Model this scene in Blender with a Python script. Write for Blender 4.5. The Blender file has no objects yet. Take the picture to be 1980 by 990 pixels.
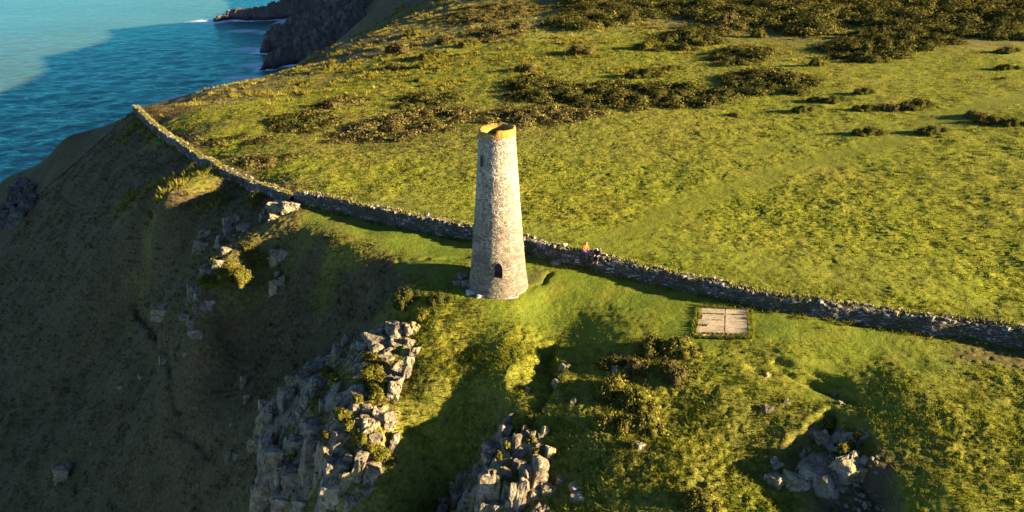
import bpy, bmesh, math, random
import numpy as np
from mathutils import Vector, Matrix, noise as mnoise
from mathutils.bvhtree import BVHTree

random.seed(7); RNG = np.random.default_rng(7)
S = bpy.context.scene
COL = S.collection
R = math.radians

# ------------------------------------------------------------------ camera
CAM = np.array((1.0, -52.0, 25.5)); PITCH = R(24.0); FPX = 1524.0
SEA = -72.0
SUN_H = (0.966, -0.258); SUN_EL = R(15.0)
cd = bpy.data.cameras.new('camera'); cam = bpy.data.objects.new('camera', cd); COL.objects.link(cam)
cam.location = CAM; cam.rotation_euler = (R(90) - PITCH, 0, 0)
cd.sensor_width = 36.0; cd.lens = FPX / 1980 * 36; cd.clip_start = 0.5; cd.clip_end = 20000
S.camera = cam
cp, sp = math.cos(PITCH), math.sin(PITCH)

def ray(px, py):
    xc = (px - 990) / FPX; yc = (495 - py) / FPX
    return np.array((xc, cp + yc * sp, -sp + yc * cp))

def at_z(px, py, z):
    d = ray(px, py); t = (z - CAM[2]) / d[2]
    return CAM + d * t

# ------------------------------------------------------------------ noise (numpy)
def _h(ix, iy, s):
    n = (ix.astype(np.int64) * 374761393 + iy.astype(np.int64) * 668265263 + s * 982451653) & 0xFFFFFFFF
    n = ((n ^ (n >> 13)) * 1274126177) & 0xFFFFFFFF
    return ((n ^ (n >> 16)) & 0xFFFFFFFF) / 4294967295.0

def gnoise(x, y, s=0):
    x = np.asarray(x, float); y = np.asarray(y, float)
    ix = np.floor(x); iy = np.floor(y); fx = x - ix; fy = y - iy
    u = fx * fx * fx * (fx * (fx * 6 - 15) + 10); v = fy * fy * fy * (fy * (fy * 6 - 15) + 10)
    def g(i, j):
        a = _h(ix + i, iy + j, s) * 6.2831853
        return np.cos(a) * (fx - i) + np.sin(a) * (fy - j)
    a = g(0, 0); b = g(1, 0); c = g(0, 1); d = g(1, 1)
    return ((a + (b - a) * u) * (1 - v) + (c + (d - c) * u) * v) * 1.5

def fbm(x, y, s=0, o=4, gain=.5):
    r = 0; a = 1
    for i in range(o):
        r = r + a * gnoise(x, y, s + i * 17); x = x * 2.03 + 3.1; y = y * 2.03 - 1.7; a *= gain
    return r

def cell(x, y, s=0):
    """Worley F1, F2 and the id of the nearest cell."""
    ix = np.floor(x); iy = np.floor(y)
    f1 = np.full(x.shape, 9.0); f2 = f1.copy(); cid = np.zeros(x.shape)
    for i in (-1, 0, 1):
        for j in (-1, 0, 1):
            cx = ix + i; cy = iy + j
            px = cx + _h(cx, cy, s + 1); py = cy + _h(cx, cy, s + 2)
            d = np.hypot(px - x, py - y)
            m = d < f1
            f2 = np.where(m, f1, np.minimum(f2, d)); cid = np.where(m, _h(cx, cy, s + 3), cid); f1 = np.where(m, d, f1)
    return f1, f2, cid

def sstep(a, b, x):
    t = np.clip((x - a) / (b - a), 0, 1); return t * t * (3 - 2 * t)

# ------------------------------------------------------------------ terrain: control heights (m, tower foot = 0)
CTRL = [
 # plateau round the tower
 (963,550,0),(850,480,0),(700,450,-.3),(620,430,-.45),(570,402,-.5),(740,500,-.45),(690,486,-.4),(640,475,-.5),(770,530,-.5),(560,425,-.6),(600,450,-.7),(540,436,-1.0),
 (790,572,-.6),(845,600,-.7),(1100,560,0),(1250,560,.2),(1400,620,.3),(1600,650,.4),(1900,690,.5),(1980,660,.7),
 (1000,640,-1.1),(1200,640,-.4),(900,640,-1.4),(1350,720,-.8),(1550,700,-.1),(1750,760,.0),(1900,850,-.3),(1980,960,-.7),
 # field
 (1200,420,.3),(1000,400,0),(700,350,-.5),(1500,450,.7),(1980,550,1.0),(1980,300,3.0),(1500,250,1.5),(1000,300,.2),(700,270,-.9),
 (450,290,-2.2),(330,238,-3.2),(265,212,-3.8),(420,332,-1.6),(350,284,-2.6),(520,372,-.9),(850,447,0),
 (1980,80,5),(1500,80,3),(1100,80,1),(900,80,-1.2),(820,60,-3.5),(1250,20,2),(1000,20,-.5),(700,150,-3.6),(560,190,-4.0),(850,180,-1.2),(1250,160,1),
 # convex fall to the sea beyond the field
 (400,207,-4.6),(490,163,-7.5),(600,106,-11.5),(715,25,-14.5),(660,110,-7.5),(760,45,-8.0),
 # slope left of the wall
 (350,340,-4.6),(260,390,-5.8),(300,440,-5.6),(440,380,-3.0),(420,430,-3.9),(240,345,-7.2),(120,390,-14),(0,432,-22.5),(150,470,-14),(300,520,-10.2),
 (200,600,-15.5),(100,560,-19),(0,560,-25),(0,700,-26),(100,800,-23),(0,990,-26),(200,780,-18.5),(300,700,-13.5),(300,990,-18.5),(150,950,-22),(400,990,-16),
 # rib and hollow
 (490,440,-2.6),(455,490,-2.6),(430,535,-2.9),(388,588,-4.5),(395,480,-5.4),(370,540,-6.8),(320,610,-9.2),(360,650,-8.4),
 (560,490,-2.2),(620,550,-3.4),(540,600,-5.6),(450,650,-7.6),(690,600,-3.4),(712,560,-2.2),(610,680,-6.4),(480,760,-9.8),(400,850,-12.5),(500,540,-4.4),(640,640,-5.0),
 # left crag
 (795,632,-1.6),(785,700,-2.5),(765,760,-3.2),(760,830,-4.3),(745,900,-5.7),(640,700,-5.6),(560,745,-7.2),(505,800,-9.0),(480,880,-11.0),(500,975,-11.6),(700,990,-7.2),
 (690,700,-2.9),(640,770,-4.1),(640,850,-5.1),(600,930,-7.6),
 # slope between the crags, right slope
 (900,700,-2.2),(850,760,-3.0),(820,850,-5.4),(900,850,-5.6),(850,930,-7.6),(950,760,-2.6),(930,810,-4.2),(860,985,-9.4),
 (1000,790,-2.75),(1050,850,-3.2),(1075,920,-3.9),(1040,985,-4.6),(940,900,-4.7),(1000,850,-3.7),
 (1100,700,-1.8),(1060,650,-1.5),(1150,850,-2.4),(1300,800,-1.9),(1200,960,-3.3),(1400,960,-2.7),(1500,850,-1.9),(1450,900,-2.5),(1600,760,-.9),(1560,985,-2.4),(1600,880,-1.2),
 (1740,860,-.75),(1850,985,-.9),(1250,720,-1.1),(1420,800,-1.5),(1300,900,-2.2),(1150,960,-3.6),
]
WORLD = [
 (-95,113,-20.5),(-115,120,-32),(-78,84,-20),(-100,101,-33),(-92,86,-30),(-72,100,-11),
 (-80,160,-33),(-115,160,-66),(-170,160,-80),(-80,240,-36),(-115,240,-66),(-165,240,-80),(-72,330,-28),(-110,340,-66),(-165,350,-78),
 (-60,420,-15),(-105,430,-70),(-140,440,-85),(-80,520,-26),(-120,540,-64),(-165,560,-85),(-100,680,-40),(-230,700,-85),
 (-25,300,1),(0,300,9),(60,300,14),(150,300,15),(0,430,17),(100,500,20),(-35,430,9),(0,600,13),(100,720,-20),(0,700,-15),(-45,560,11),(250,300,12),(250,100,9),(200,0,6),(250,-80,2),
 (90,-60,-4),(45,-50,-8),(20,-36,-8),(0,-36,-15),(-25,-34,-32),(-60,-34,-50),(-95,-20,-62),(-90,10,-46),(-110,50,-52),(-135,10,-80),(-140,90,-62),(-200,90,-85),(-120,-60,-85),(0,-80,-60),(60,-100,-40),
]
def world_pts():
    P = [at_z(*c) for c in CTRL] + [np.array(w, float) for w in WORLD]
    return np.array(P)
CP = world_pts()
_C = 1.3
def _phi(d2): return np.sqrt(d2 + _C * _C)
def fit(P, lam):
    n = len(P); A = np.zeros((n + 3, n + 3)); b = np.zeros(n + 3)
    d2 = ((P[:, None, :2] - P[None, :, :2]) ** 2).sum(-1)
    A[:n, :n] = -_phi(d2) + np.eye(n) * lam
    A[:n, n] = 1; A[:n, n + 1:] = P[:, :2] * .01; A[n:, :n] = A[:n, n:].T; b[:n] = P[:, 2]
    return np.linalg.solve(A, b)
W = fit(CP, 0.06)

def base_h(x, y):
    x = np.asarray(x, float); y = np.asarray(y, float); sh = x.shape; x = x.ravel(); y = y.ravel()
    out = np.empty(x.size); n = len(CP)
    for i in range(0, x.size, 40000):
        a = x[i:i + 40000]; b = y[i:i + 40000]
        d2 = (a[:, None] - CP[None, :, 0]) ** 2 + (b[:, None] - CP[None, :, 1]) ** 2
        out[i:i + 40000] = -(_phi(d2) @ W[:n]) + W[n] + .01 * (a * W[n + 1] + b * W[n + 2])
    return out.reshape(sh)

def hit(px, py, f=None):
    """Where the pixel's ray meets the ground (ray march on the height function)."""
    f = f or base_h; d = ray(px, py); d = d / np.linalg.norm(d)
    t = np.concatenate([np.arange(18, 140, .4), np.arange(140, 900, 2.0)])
    P = CAM[None] + d[None] * t[:, None]
    g = P[:, 2] - f(P[:, 0], P[:, 1])
    k = np.where(g < 0)[0]
    if len(k) == 0: return at_z(px, py, SEA)
    k = k[0]; a = t[max(k - 1, 0)]; b = t[k]
    tt = np.linspace(a, b, 9); P = CAM[None] + d[None] * tt[:, None]; g = P[:, 2] - f(P[:, 0], P[:, 1])
    k = np.where(g < 0)[0][0]
    return P[k]

def seg_dist(x, y, poly, closed=False):
    d = np.full(x.shape, 1e9); n = len(poly)
    for i in range(n if closed else n - 1):
        ax, ay = poly[i][:2]; bx, by = poly[(i + 1) % n][:2]
        vx, vy = bx - ax, by - ay; L = vx * vx + vy * vy + 1e-9
        t = np.clip(((x - ax) * vx + (y - ay) * vy) / L, 0, 1)
        d = np.minimum(d, np.hypot(x - ax - t * vx, y - ay - t * vy))
    return d

def inside(x, y, poly):
    c = np.zeros(x.shape, bool); n = len(poly)
    for i in range(n):
        ax, ay = poly[i][:2]; bx, by = poly[(i + 1) % n][:2]
        m = ((ay > y) != (by > y))
        c ^= m & (x < (bx - ax) * (y - ay) / ((by - ay) + 1e-12) + ax)
    return c

def px_poly(pts): return [hit(*p) for p in pts]

# sharp-edged hollows: (outline in the picture, depth, width of the bank)
PITS = [(px_poly(p), d, w) for p, d, w in [
 ([(1612,800),(1655,812),(1688,850),(1702,900),(1760,985),(1700,1040),(1500,1030),(1470,960),(1440,905),(1520,850),(1550,810)], 1.5, .9),
 ([(1070,655),(1088,675),(1092,725),(1075,760),(1060,790),(1010,800),(985,770),(1000,720),(1030,680)], 1.35, 1.0),
]]
# narrow ledges and sunk tracks
TRENCH = [(px_poly(p), d, w) for p, d, w in [
 ([(1460,712),(1530,722),(1600,752),(1660,780)], .45, .28),
 ([(1500,700),(1560,716),(1620,742)], .30, .25),
 ([(262,580),(300,640),(328,690),(336,760),(355,820),(410,870)], .55, .4),
 ([(262,580),(270,600),(310,655)], .25, .3),
 ([(1062,528),(1048,545),(1010,575),(985,590)], .28, .25),
 ([(905,498),(840,501),(770,506)], .16, .18),
 ([(700,170),(780,165),(840,172),(900,200)], .1, .3),
]]
TOWER_R0, TOWER_R1, TOWER_H = 2.12, 1.22, 11.85

def height0(x, y):
    """Ground without the fine tussocks."""
    z = base_h(x, y)
    near = sstep(160, 60, np.hypot(x - CAM[0], y - CAM[1]))
    wx = x + .8 * fbm(x * .5, y * .5, 5, 2); wy = y + .8 * fbm(x * .5 + 40, y * .5, 6, 2)
    for poly, d, w in PITS:
        cx = np.mean([p[0] for p in poly]); cy = np.mean([p[1] for p in poly])
        m = np.hypot(x - cx, y - cy) < 16
        if not m.any(): continue
        xx, yy = wx[m], wy[m]
        sd = seg_dist(xx, yy, poly, True) * np.where(inside(xx, yy, poly), 1, -1)
        x0 = min(p[0] for p in poly); x1 = max(p[0] for p in poly)
        z[m] -= d * sstep(-.15, w, sd) * np.clip((xx - x0) / (x1 - x0), 0, 1)      # deepest under the bank on the right
    for poly, d, w in TRENCH:
        bx = [p[0] for p in poly]; by = [p[1] for p in poly]
        m = (x > min(bx) - 3) & (x < max(bx) + 3) & (y > min(by) - 3) & (y < max(by) + 3)
        if not m.any(): continue
        sd = seg_dist(x[m] + .25 * gnoise(x[m], y[m], 9), y[m] + .25 * gnoise(x[m], y[m], 11), poly)
        z[m] -= d * np.exp(-(sd / w) ** 2)
    z = z + .5 * fbm(x / 14, y / 14, 21, 3) * sstep(6, 30, np.hypot(x, y)) * .6 * (1 - .65 * sstep(-2, 6, y + .5 * x - 10.5) * sstep(-35, -15, x) * sstep(110, 80, y))
    k = np.exp(-(np.hypot(x, y) / 3.4) ** 6); z = z * (1 - k) + k * (.02 * x + .03 * y + .05)
    return z

# ------------------------------------------------------------------ what grows where: (px, py, smooth turf 0-1, bracken brown 0-1, tussock 0-1)
COVER = [(963,560,.9,0,.1),(1020,600,.9,0,.1),(1100,540,1,0,0),(1250,560,1,0,0),(1330,620,1,0,0),(1480,620,1,0,.05),(1650,640,.9,0,.1),(1800,670,.8,.05,.2),(1930,685,.4,.55,.2),
 (850,485,1,0,0),(700,450,1,0,0),(600,430,.9,.1,.1),(780,470,1,0,0),(1150,620,.8,0,.2),(1000,600,.7,0,.3),
 (850,640,.1,.05,.8),(900,700,0,.05,1),(980,680,.3,0,.7),(860,800,0,.2,1),(900,900,0,.4,.8),(1150,700,.4,.1,.5),(1120,760,.2,.15,.7),(1300,760,.1,.2,.9),(1200,880,0,.25,1),(1350,900,0,.25,1),(1150,960,0,.25,.9),(1450,700,.4,.05,.5),(1500,760,.3,.1,.5),(1600,720,.7,0,.2),(1450,820,.05,.25,.9),(1480,960,.2,.1,.8),(1700,760,.5,.05,.5),(1800,800,.2,.1,.8),(1900,900,.1,.1,.8),(1780,950,.4,.02,.5),(1950,750,.3,.15,.6),(1620,900,0,.6,.5),(1680,940,0,.7,.6),
 (650,500,.1,.3,.8),(600,560,0,.8,.8),(700,580,0,.8,.8),(540,620,0,.8,.8),(470,560,0,.5,.8),(480,480,0,.5,.8),(600,680,0,.8,.8),(450,700,0,.8,.7),(640,800,0,.6,.6),
 (300,305,0,.8,.4),(335,322,0,.8,.4),(230,310,0,.8,.4),(150,400,0,.85,.4),(400,375,0,.8,.4),(60,450,0,.85,.4),(250,450,0,.85,.5),(100,450,0,.85,.4),(340,420,0,.85,.5),(490,400,0,.7,.4),(270,240,0,.7,.5),(200,250,0,.7,.5),(450,365,0,.8,.3),(540,460,0,.5,.6),(160,350,0,.85,.4),(300,380,0,.75,.5),(350,340,0,.6,.5),(372,352,.1,.1,.9),(345,358,.1,.15,.9),(395,362,.1,.1,.9),(260,390,0,.6,.7),(200,500,0,.75,.5),(100,600,0,.8,.4),(100,800,0,.8,.5),(300,700,0,.8,.5),(300,900,0,.8,.5),(420,900,0,.8,.5),(150,300,0,.7,.4),(60,350,0,.6,.5),(430,420,0,.6,.5),
 (1200,420,.1,0,.9),(700,350,.05,.03,.9),(1000,380,.05,0,.9),(1500,420,.1,0,.9),(1800,450,.1,0,.8),(1980,550,.1,0,.9),(1100,500,.6,0,.3),(1300,520,.5,0,.4),(1600,580,.5,0,.4),(1800,600,.4,0,.5),
 (1500,300,.1,.05,.7),(1980,300,.05,.05,.8),(450,270,0,.03,.9),(350,240,0,.03,.9),(550,200,0,.05,1),(700,170,0,.06,1),(850,120,0,.08,1),(1000,100,0,.08,.9),(1200,100,0,.06,.8),(560,330,.1,0,.9),(420,300,.1,.02,.9),(1500,200,.1,.05,.6),(1700,140,.1,.05,.6),(1980,120,.05,.08,.7),
 (600,120,0,.6,.5),(720,60,0,.6,.5),(800,20,0,.6,.5),(500,175,0,.5,.6),(1000,20,0,.4,.7),(1500,40,0,.5,.6),(1800,60,0,.4,.6)]
CVP = np.array([list(hit(a, b)[:2]) for a, b, *_ in COVER]); CVV = np.array([c[2:] for c in COVER])
TRACK = px_poly([(1120,500),(1230,450),(1330,400),(1450,350),(1560,315),(1680,290),(1760,255),(1840,225),(1980,185)])
TRACK2 = px_poly([(1420,300),(1560,270),(1700,240)])

def cover(x, y):
    xs = x + 1.2 * fbm(x / 4, y / 4, 31, 3); ys = y + 1.2 * fbm(x / 4 + 9, y / 4, 37, 3)
    num = np.zeros(x.shape + (3,)); den = np.zeros(x.shape)
    for (cx, cy), v in zip(CVP, CVV):
        sc = 1 + .02 * max(cy, 0)
        w = 1 / (((xs - cx) ** 2 + (ys - cy) ** 2) / sc ** 2 + .6) ** 2
        num += w[..., None] * v; den += w
    c = num / den[..., None]
    tr = np.exp(-(seg_dist(xs, ys, TRACK) / 2.0) ** 2)
    tr2 = np.exp(-(seg_dist(xs, ys, TRACK2) / 2.0) ** 2) * .5
    tr = np.maximum(tr, tr2)
    far = sstep(150, 260, y)
    return c[..., 0], c[..., 1], c[..., 2] * (1 - tr), .95 * tr * (1 - far)

def infield(x, y): return sstep(-1, 1, y + .5 * x - 10.5)
def fine(x, y, sm, br, tu):
    """Tussocks and lumps as real relief."""
    d = np.hypot(x - CAM[0], y - CAM[1])
    wx = x + .3 * gnoise(x * 1.1, y * 1.1, 41); wy = y + .3 * gnoise(x * 1.1, y * 1.1, 43)
    f1, f2, cid = cell(wx / .55, wy / .44, 50)
    t = np.clip(1 - f1 * 1.35, 0, 1) ** 1.3 * (.35 + .9 * cid)
    g1, g2, cid2 = cell(wx / .34 + 7, wy / .30, 60)
    t2 = np.clip(1 - g1 * 1.3, 0, 1) * (.3 + .7 * cid2)
    patch = np.clip(.75 + .6 * fbm(x / 5, y / 5, 71, 3), .25, 1.2)
    h1, h2, cid3 = cell(wx / .22 + 3, wy / .20, 64)
    t3 = np.clip(1 - h1 * 1.25, 0, 1) * (.3 + .7 * cid3); nearw = sstep(75, 45, d)
    z = tu * patch * (.13 * t + .16 * t2 + .12 * t3 * nearw) + .07 * br * (t2 + t3 * nearw) + .02 * t3 * nearw
    z = z * (1 - .45 * infield(x, y))
    z += .05 * fbm(x / .8, y / .8, 81, 3) * (1 - .6 * sm) + .12 * fbm(x / 2.6, y / 2.6, 91, 2) * (.25 + .75 * np.maximum(tu, br))
    return z

def full_h(x, y):
    x = np.asarray(x, float); y = np.asarray(y, float)
    sm, br, tu, tr = cover(x, y)
    return height0(x, y) + fine(x, y, sm, br, tu)

# ------------------------------------------------------------------ materials helper
def mat(name):
    m = bpy.data.materials.new(name); m.use_nodes = True
    nt = m.node_tree; b = nt.nodes['Principled BSDF']; b.inputs['Roughness'].default_value = .9
    b.inputs['Specular IOR Level'].default_value = .2
    return m, nt, b
class N:
    """small node builder"""
    def __init__(s, nt): s.nt = nt
    def n(s, t, **k):
        x = s.nt.nodes.new(t)
        for a, b in k.items(): setattr(x, a, b)
        return x
    def l(s, a, b): s.nt.links.new(a, b)
    def attr(s, name): return s.n('ShaderNodeAttribute', attribute_name=name).outputs['Fac']
    def pos(s): return s.n('ShaderNodeTexCoord').outputs['Object']
    def gpos(s): return s.n('ShaderNodeNewGeometry').outputs['Position']
    def noise(s, vec, scale, detail=4, rough=.55, dist=0):
        x = s.n('ShaderNodeTexNoise'); s.l(vec, x.inputs['Vector']); x.inputs['Scale'].default_value = scale
        x.inputs['Detail'].default_value = detail; x.inputs['Roughness'].default_value = rough; x.inputs['Distortion'].default_value = dist
        return x.outputs['Fac']
    def voro(s, vec, scale, feature='F1', out='Distance', rnd=1):
        x = s.n('ShaderNodeTexVoronoi', feature=feature); s.l(vec, x.inputs['Vector']); x.inputs['Scale'].default_value = scale
        x.inputs['Randomness'].default_value = rnd
        return x.outputs[out]
    def ramp(s, fac, stops):
        x = s.n('ShaderNodeValToRGB'); s.l(fac, x.inputs[0]); e = x.color_ramp.elements
        while len(e) < len(stops): e.new(.5)
        for el, (p, c) in zip(e, stops):
            el.position = p; el.color = (*c, 1) if not isinstance(c, (int, float)) else (c, c, c, 1)
        return x.outputs[0]
    def mix(s, fac, a, b, mode='MIX'):
        x = s.n('ShaderNodeMix', data_type='RGBA', blend_type=mode, clamp_factor=True)
        for v, i in ((fac, 0), (a, 6), (b, 7)):
            if hasattr(v, 'is_linked') or hasattr(v, 'links'): s.l(v, x.inputs[i])
            elif i == 0: x.inputs[0].default_value = v
            else: x.inputs[i].default_value = (*v, 1)
        return x.outputs[2]
    def math(s, op, a, b=None, clamp=False):
        x = s.n('ShaderNodeMath', operation=op, use_clamp=clamp)
        for v, i in ((a, 0), (b, 1)):
            if v is None: continue
            if isinstance(v, (int, float)): x.inputs[i].default_value = v
            else: s.l(v, x.inputs[i])
        return x.outputs[0]
    def bump(s, h, strength, dist, normal=None):
        x = s.n('ShaderNodeBump'); s.l(h, x.inputs['Height']); x.inputs['Strength'].default_value = strength; x.inputs['Distance'].default_value = dist
        if normal is not None: s.l(normal, x.inputs['Normal'])
        return x.outputs[0]
    def mapping(s, vec, scale=(1, 1, 1), rot=(0, 0, 0)):
        x = s.n('ShaderNodeMapping'); s.l(vec, x.inputs['Vector']); x.inputs['Scale'].default_value = scale; x.inputs['Rotation'].default_value = rot
        return x.outputs[0]

# ------------------------------------------------------------------ mesh helpers
def mesh_np(name, V, F, material=None, parent=None, smooth=True, attrs=None, uv=None):
    """V (n,3), F (m,k) -> linked object."""
    V = np.asarray(V, np.float32); F = np.asarray(F, np.int32)
    me = bpy.data.meshes.new(name); k = F.shape[1]
    me.vertices.add(len(V)); me.vertices.foreach_set('co', V.ravel())
    me.loops.add(F.size); me.loops.foreach_set('vertex_index', F.ravel())
    me.polygons.add(len(F)); me.polygons.foreach_set('loop_start', np.arange(0, F.size, k, dtype=np.int32))
    if smooth: me.polygons.foreach_set('use_smooth', np.ones(len(F), bool))
    me.update(calc_edges=True)
    for a, v in (attrs or {}).items():
        at = me.attributes.new(a, 'FLOAT', 'POINT'); at.data.foreach_set('value', np.asarray(v, np.float32).ravel())
    if uv is not None:
        l = me.uv_layers.new(name='UVMap'); l.data.foreach_set('uv', np.asarray(uv, np.float32)[F.ravel()].ravel())
    if material: me.materials.append(material)
    o = bpy.data.objects.new(name, me); COL.objects.link(o)
    if parent is not None: o.parent = parent
    return o

def mesh_bm(name, bm, material, parent=None, smooth=False):
    me = bpy.data.meshes.new(name); bm.to_mesh(me); bm.free()
    if smooth: me.polygons.foreach_set('use_smooth', np.ones(len(me.polygons), bool))
    me.materials.append(material); o = bpy.data.objects.new(name, me); COL.objects.link(o)
    if parent is not None: o.parent = parent
    return o

def empty(name, loc, rz=0):
    o = bpy.data.objects.new(name, None); COL.objects.link(o); o.location = loc; o.rotation_euler = (0, 0, rz); o.empty_display_size = .3
    return o

def tag(o, label=None, cat=None, group=None, kind=None):
    if label: o['label'] = label
    if cat: o['category'] = cat
    if group: o['group'] = group
    if kind: o['kind'] = kind
    return o

def grid_faces(nx, ny):
    i = np.arange(nx - 1)[None] + (np.arange(ny - 1) * nx)[:, None]
    i = i.ravel()
    return np.stack([i, i + 1, i + 1 + nx, i + nx], 1)

# ------------------------------------------------------------------ ground
def axis(lo, a, b, hi, step, grow, mx):
    v = list(np.arange(a, b, step)); s = step
    x = v[-1]
    while x < hi: s = min(s * grow, mx); x += s; v.append(x)
    s = step; x = v[0]
    while x > lo: s = min(s * grow, mx); x -= s; v.insert(0, x)
    return np.array(v)
DETAIL = 1.0
XS = axis(-260, -30, 32, 320, .115, 1.012, 9)
YS = axis(-130, -23, 14, 760, .115, 1.0034, 9)
gx, gy = np.meshgrid(XS, YS)
gsm, gbr, gtu, gtr = cover(gx, gy)
gz = height0(gx, gy) + fine(gx, gy, np.maximum(gsm, gtr), gbr, gtu)

def ground_z(x, y):
    """Bilinear look-up in the finished ground."""
    x = np.asarray(x, float); y = np.asarray(y, float)
    i = np.clip(np.searchsorted(XS, x) - 1, 0, len(XS) - 2); j = np.clip(np.searchsorted(YS, y) - 1, 0, len(YS) - 2)
    u = np.clip((x - XS[i]) / (XS[i + 1] - XS[i]), 0, 1); v = np.clip((y - YS[j]) / (YS[j + 1] - YS[j]), 0, 1)
    return (gz[j, i] * (1 - u) + gz[j, i + 1] * u) * (1 - v) + (gz[j + 1, i] * (1 - u) + gz[j + 1, i + 1] * u) * v
def cover_at(x, y):
    i = np.clip(np.searchsorted(XS, x), 0, len(XS) - 1); j = np.clip(np.searchsorted(YS, y), 0, len(YS) - 1)
    return gsm[j, i], gbr[j, i], gtu[j, i], gtr[j, i]
def gh(px, py): return hit(px, py, ground_z)

def ground_material():
    m, nt, b = mat('turf'); k = N(nt); p = k.gpos()
    sm, br, tr, dirt = k.attr('smooth'), k.attr('brown'), k.attr('track'), k.attr('rocky')
    n1 = k.noise(p, .35, 5); n2 = k.noise(p, 3.0, 5, .65); n3 = k.noise(p, 9, 4, .75); n4 = k.noise(p, .07, 3)
    grass = k.ramp(n2, [(.28, (.052, .062, .005)), (.48, (.105, .116, .008)), (.62, (.155, .148, .012)), (.8, (.23, .185, .03))])
    grass = k.mix(k.ramp(n4, [(.42, 0), (.62, .55)]), grass, k.ramp(n2, [(.3, (.085, .078, .010)), (.7, (.20, .16, .022))]))
    n5 = k.noise(p, 5.5, 3, .8)
    grass = k.mix(k.ramp(n3, [(.36, .5), (.50, 0)]), grass, (.045, .052, .005)); grass = k.mix(k.ramp(n5, [(.58, 0), (.72, .65)]), grass, (.24, .19, .04))
    turf = k.ramp(n1, [(.3, (.050, .078, .008)), (.55, (.085, .105, .010)), (.75, (.125, .118, .016))])
    turf = k.mix(k.math('MULTIPLY', n3, .35), turf, (.045, .055, .008))
    brown = k.ramp(n2, [(.28, (.030, .022, .009)), (.5, (.070, .050, .022)), (.68, (.105, .075, .032)), (.85, (.13, .095, .036))])
    brown = k.mix(k.ramp(n1, [(.4, 0), (.65, .6)]), brown, k.ramp(n3, [(.3, (.030, .027, .011)), (.7, (.070, .060, .022))]))
    c = k.mix(sm, grass, turf)
    c = k.mix(tr, c, k.ramp(n3, [(.3, (.070, .080, .006)), (.7, (.100, .108, .009))]))
    c = k.mix(k.math('MULTIPLY', br, k.math('ADD', 1.3, k.math('MULTIPLY', k.math('SUBTRACT', n1, .35), 1.2)), True), c, brown)
    c = k.mix(dirt, c, k.ramp(n3, [(.3, (.030, .022, .012)), (.6, (.065, .050, .030)), (.78, (.13, .105, .07))]))
    k.l(c, b.inputs['Base Color'])
    nb = k.bump(n3, .8, .08); nb = k.bump(n2, .55, .2, nb); k.l(nb, b.inputs['Normal'])
    b.inputs['Roughness'].default_value = 1; b.inputs['Specular IOR Level'].default_value = .05
    return m
TURF = ground_material()

def rocky_mask(x, y):
    """bare soil and stones: cliffs over the sea, the pit beside the tor, the tower foot"""
    z0 = base_h(x, y)
    r = sstep(-40, -58, z0 + 6 * fbm(x / 12, y / 12, 5, 3))
    dx = seg_dist(x, y, [(2.2, .6), (3.0, 1.6)])
    r = np.maximum(r, .55 * sstep(1.1, .3, dx + .5 * fbm(x, y, 3, 3)) * (x > 1.7))
    for px, py, rad in ((1690,905,1.0),(1700,960,1.3),(1640,985,1.4),(40,385,7),(20,410,6),(548,398,1.5)):
        h = hit(px, py); d = np.hypot(x - h[0], y - h[1]) / rad
        r = np.maximum(r, .85 * sstep(1.05, .55, d + .35 * fbm(x / 1.5, y / 1.5, 15, 3)))
    return r
grk = rocky_mask(gx, gy)
ground = mesh_np('headland', np.stack([gx, gy, gz], -1).reshape(-1, 3), grid_faces(len(XS), len(YS)), TURF,
                 attrs=dict(smooth=gsm, brown=gbr, track=gtr, rocky=grk))
tag(ground, kind='structure', label='grassy headland falling away to the sea', cat='headland')

# ------------------------------------------------------------------ sea
def sea_material():
    m, nt, b = mat('sea_water'); k = N(nt); p = k.gpos()
    q = k.mapping(p, (1, 1, 1), (0, 0, R(25)))
    n1 = k.noise(k.mapping(q, (.05, .09, .1)), 1, 6, .62, .6); n2 = k.noise(k.mapping(q, (.16, .28, .3)), 1, 6, .65, .8); n0 = k.noise(k.mapping(p, (.006, .012, .01)), 1, 4)
    base = k.ramp(n0, [(.3, (.046, .070, .052)), (.7, (.060, .088, .066))])
    base = k.mix(k.ramp(n2, [(.5, 0), (.75, .6)]), base, (.055, .120, .085))
    foam = k.attr('foam'); fn = k.noise(k.mapping(q, (.12, .2, .2)), 1.6, 8, .75, 1.2)
    f = k.math('MULTIPLY', foam, k.ramp(fn, [(.30, 0), (.46, 1)]))
    f2 = k.ramp(fn, [(.66, 0), (.76, .35)])
    f = k.math('MAXIMUM', f, f2)
    nb = k.bump(n1, .55, 3.0); nb = k.bump(n2, .55, 1.1, nb)
    df = k.n('ShaderNodeBsdfDiffuse'); k.l(k.mix(f, base, (.58, .62, .63)), df.inputs['Color'])
    gl = k.n('ShaderNodeBsdfGlossy'); gl.inputs['Color'].default_value = (.10, .46, .40, 1); gl.inputs['Roughness'].default_value = .12; k.l(nb, gl.inputs['Normal'])
    fr = k.n('ShaderNodeFresnel'); fr.inputs['IOR'].default_value = 1.33; k.l(nb, fr.inputs['Normal'])
    mx_ = k.n('ShaderNodeMixShader'); k.l(k.math('MULTIPLY', k.math('MULTIPLY', fr.outputs[0], .75, True), k.math('SUBTRACT', 1, f)), mx_.inputs[0])
    k.l(df.outputs[0], mx_.inputs[1]); k.l(gl.outputs[0], mx_.inputs[2]); k.l(mx_.outputs[0], nt.nodes['Material Output'].inputs['Surface']); nt.nodes.remove(b)
    return m
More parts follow.
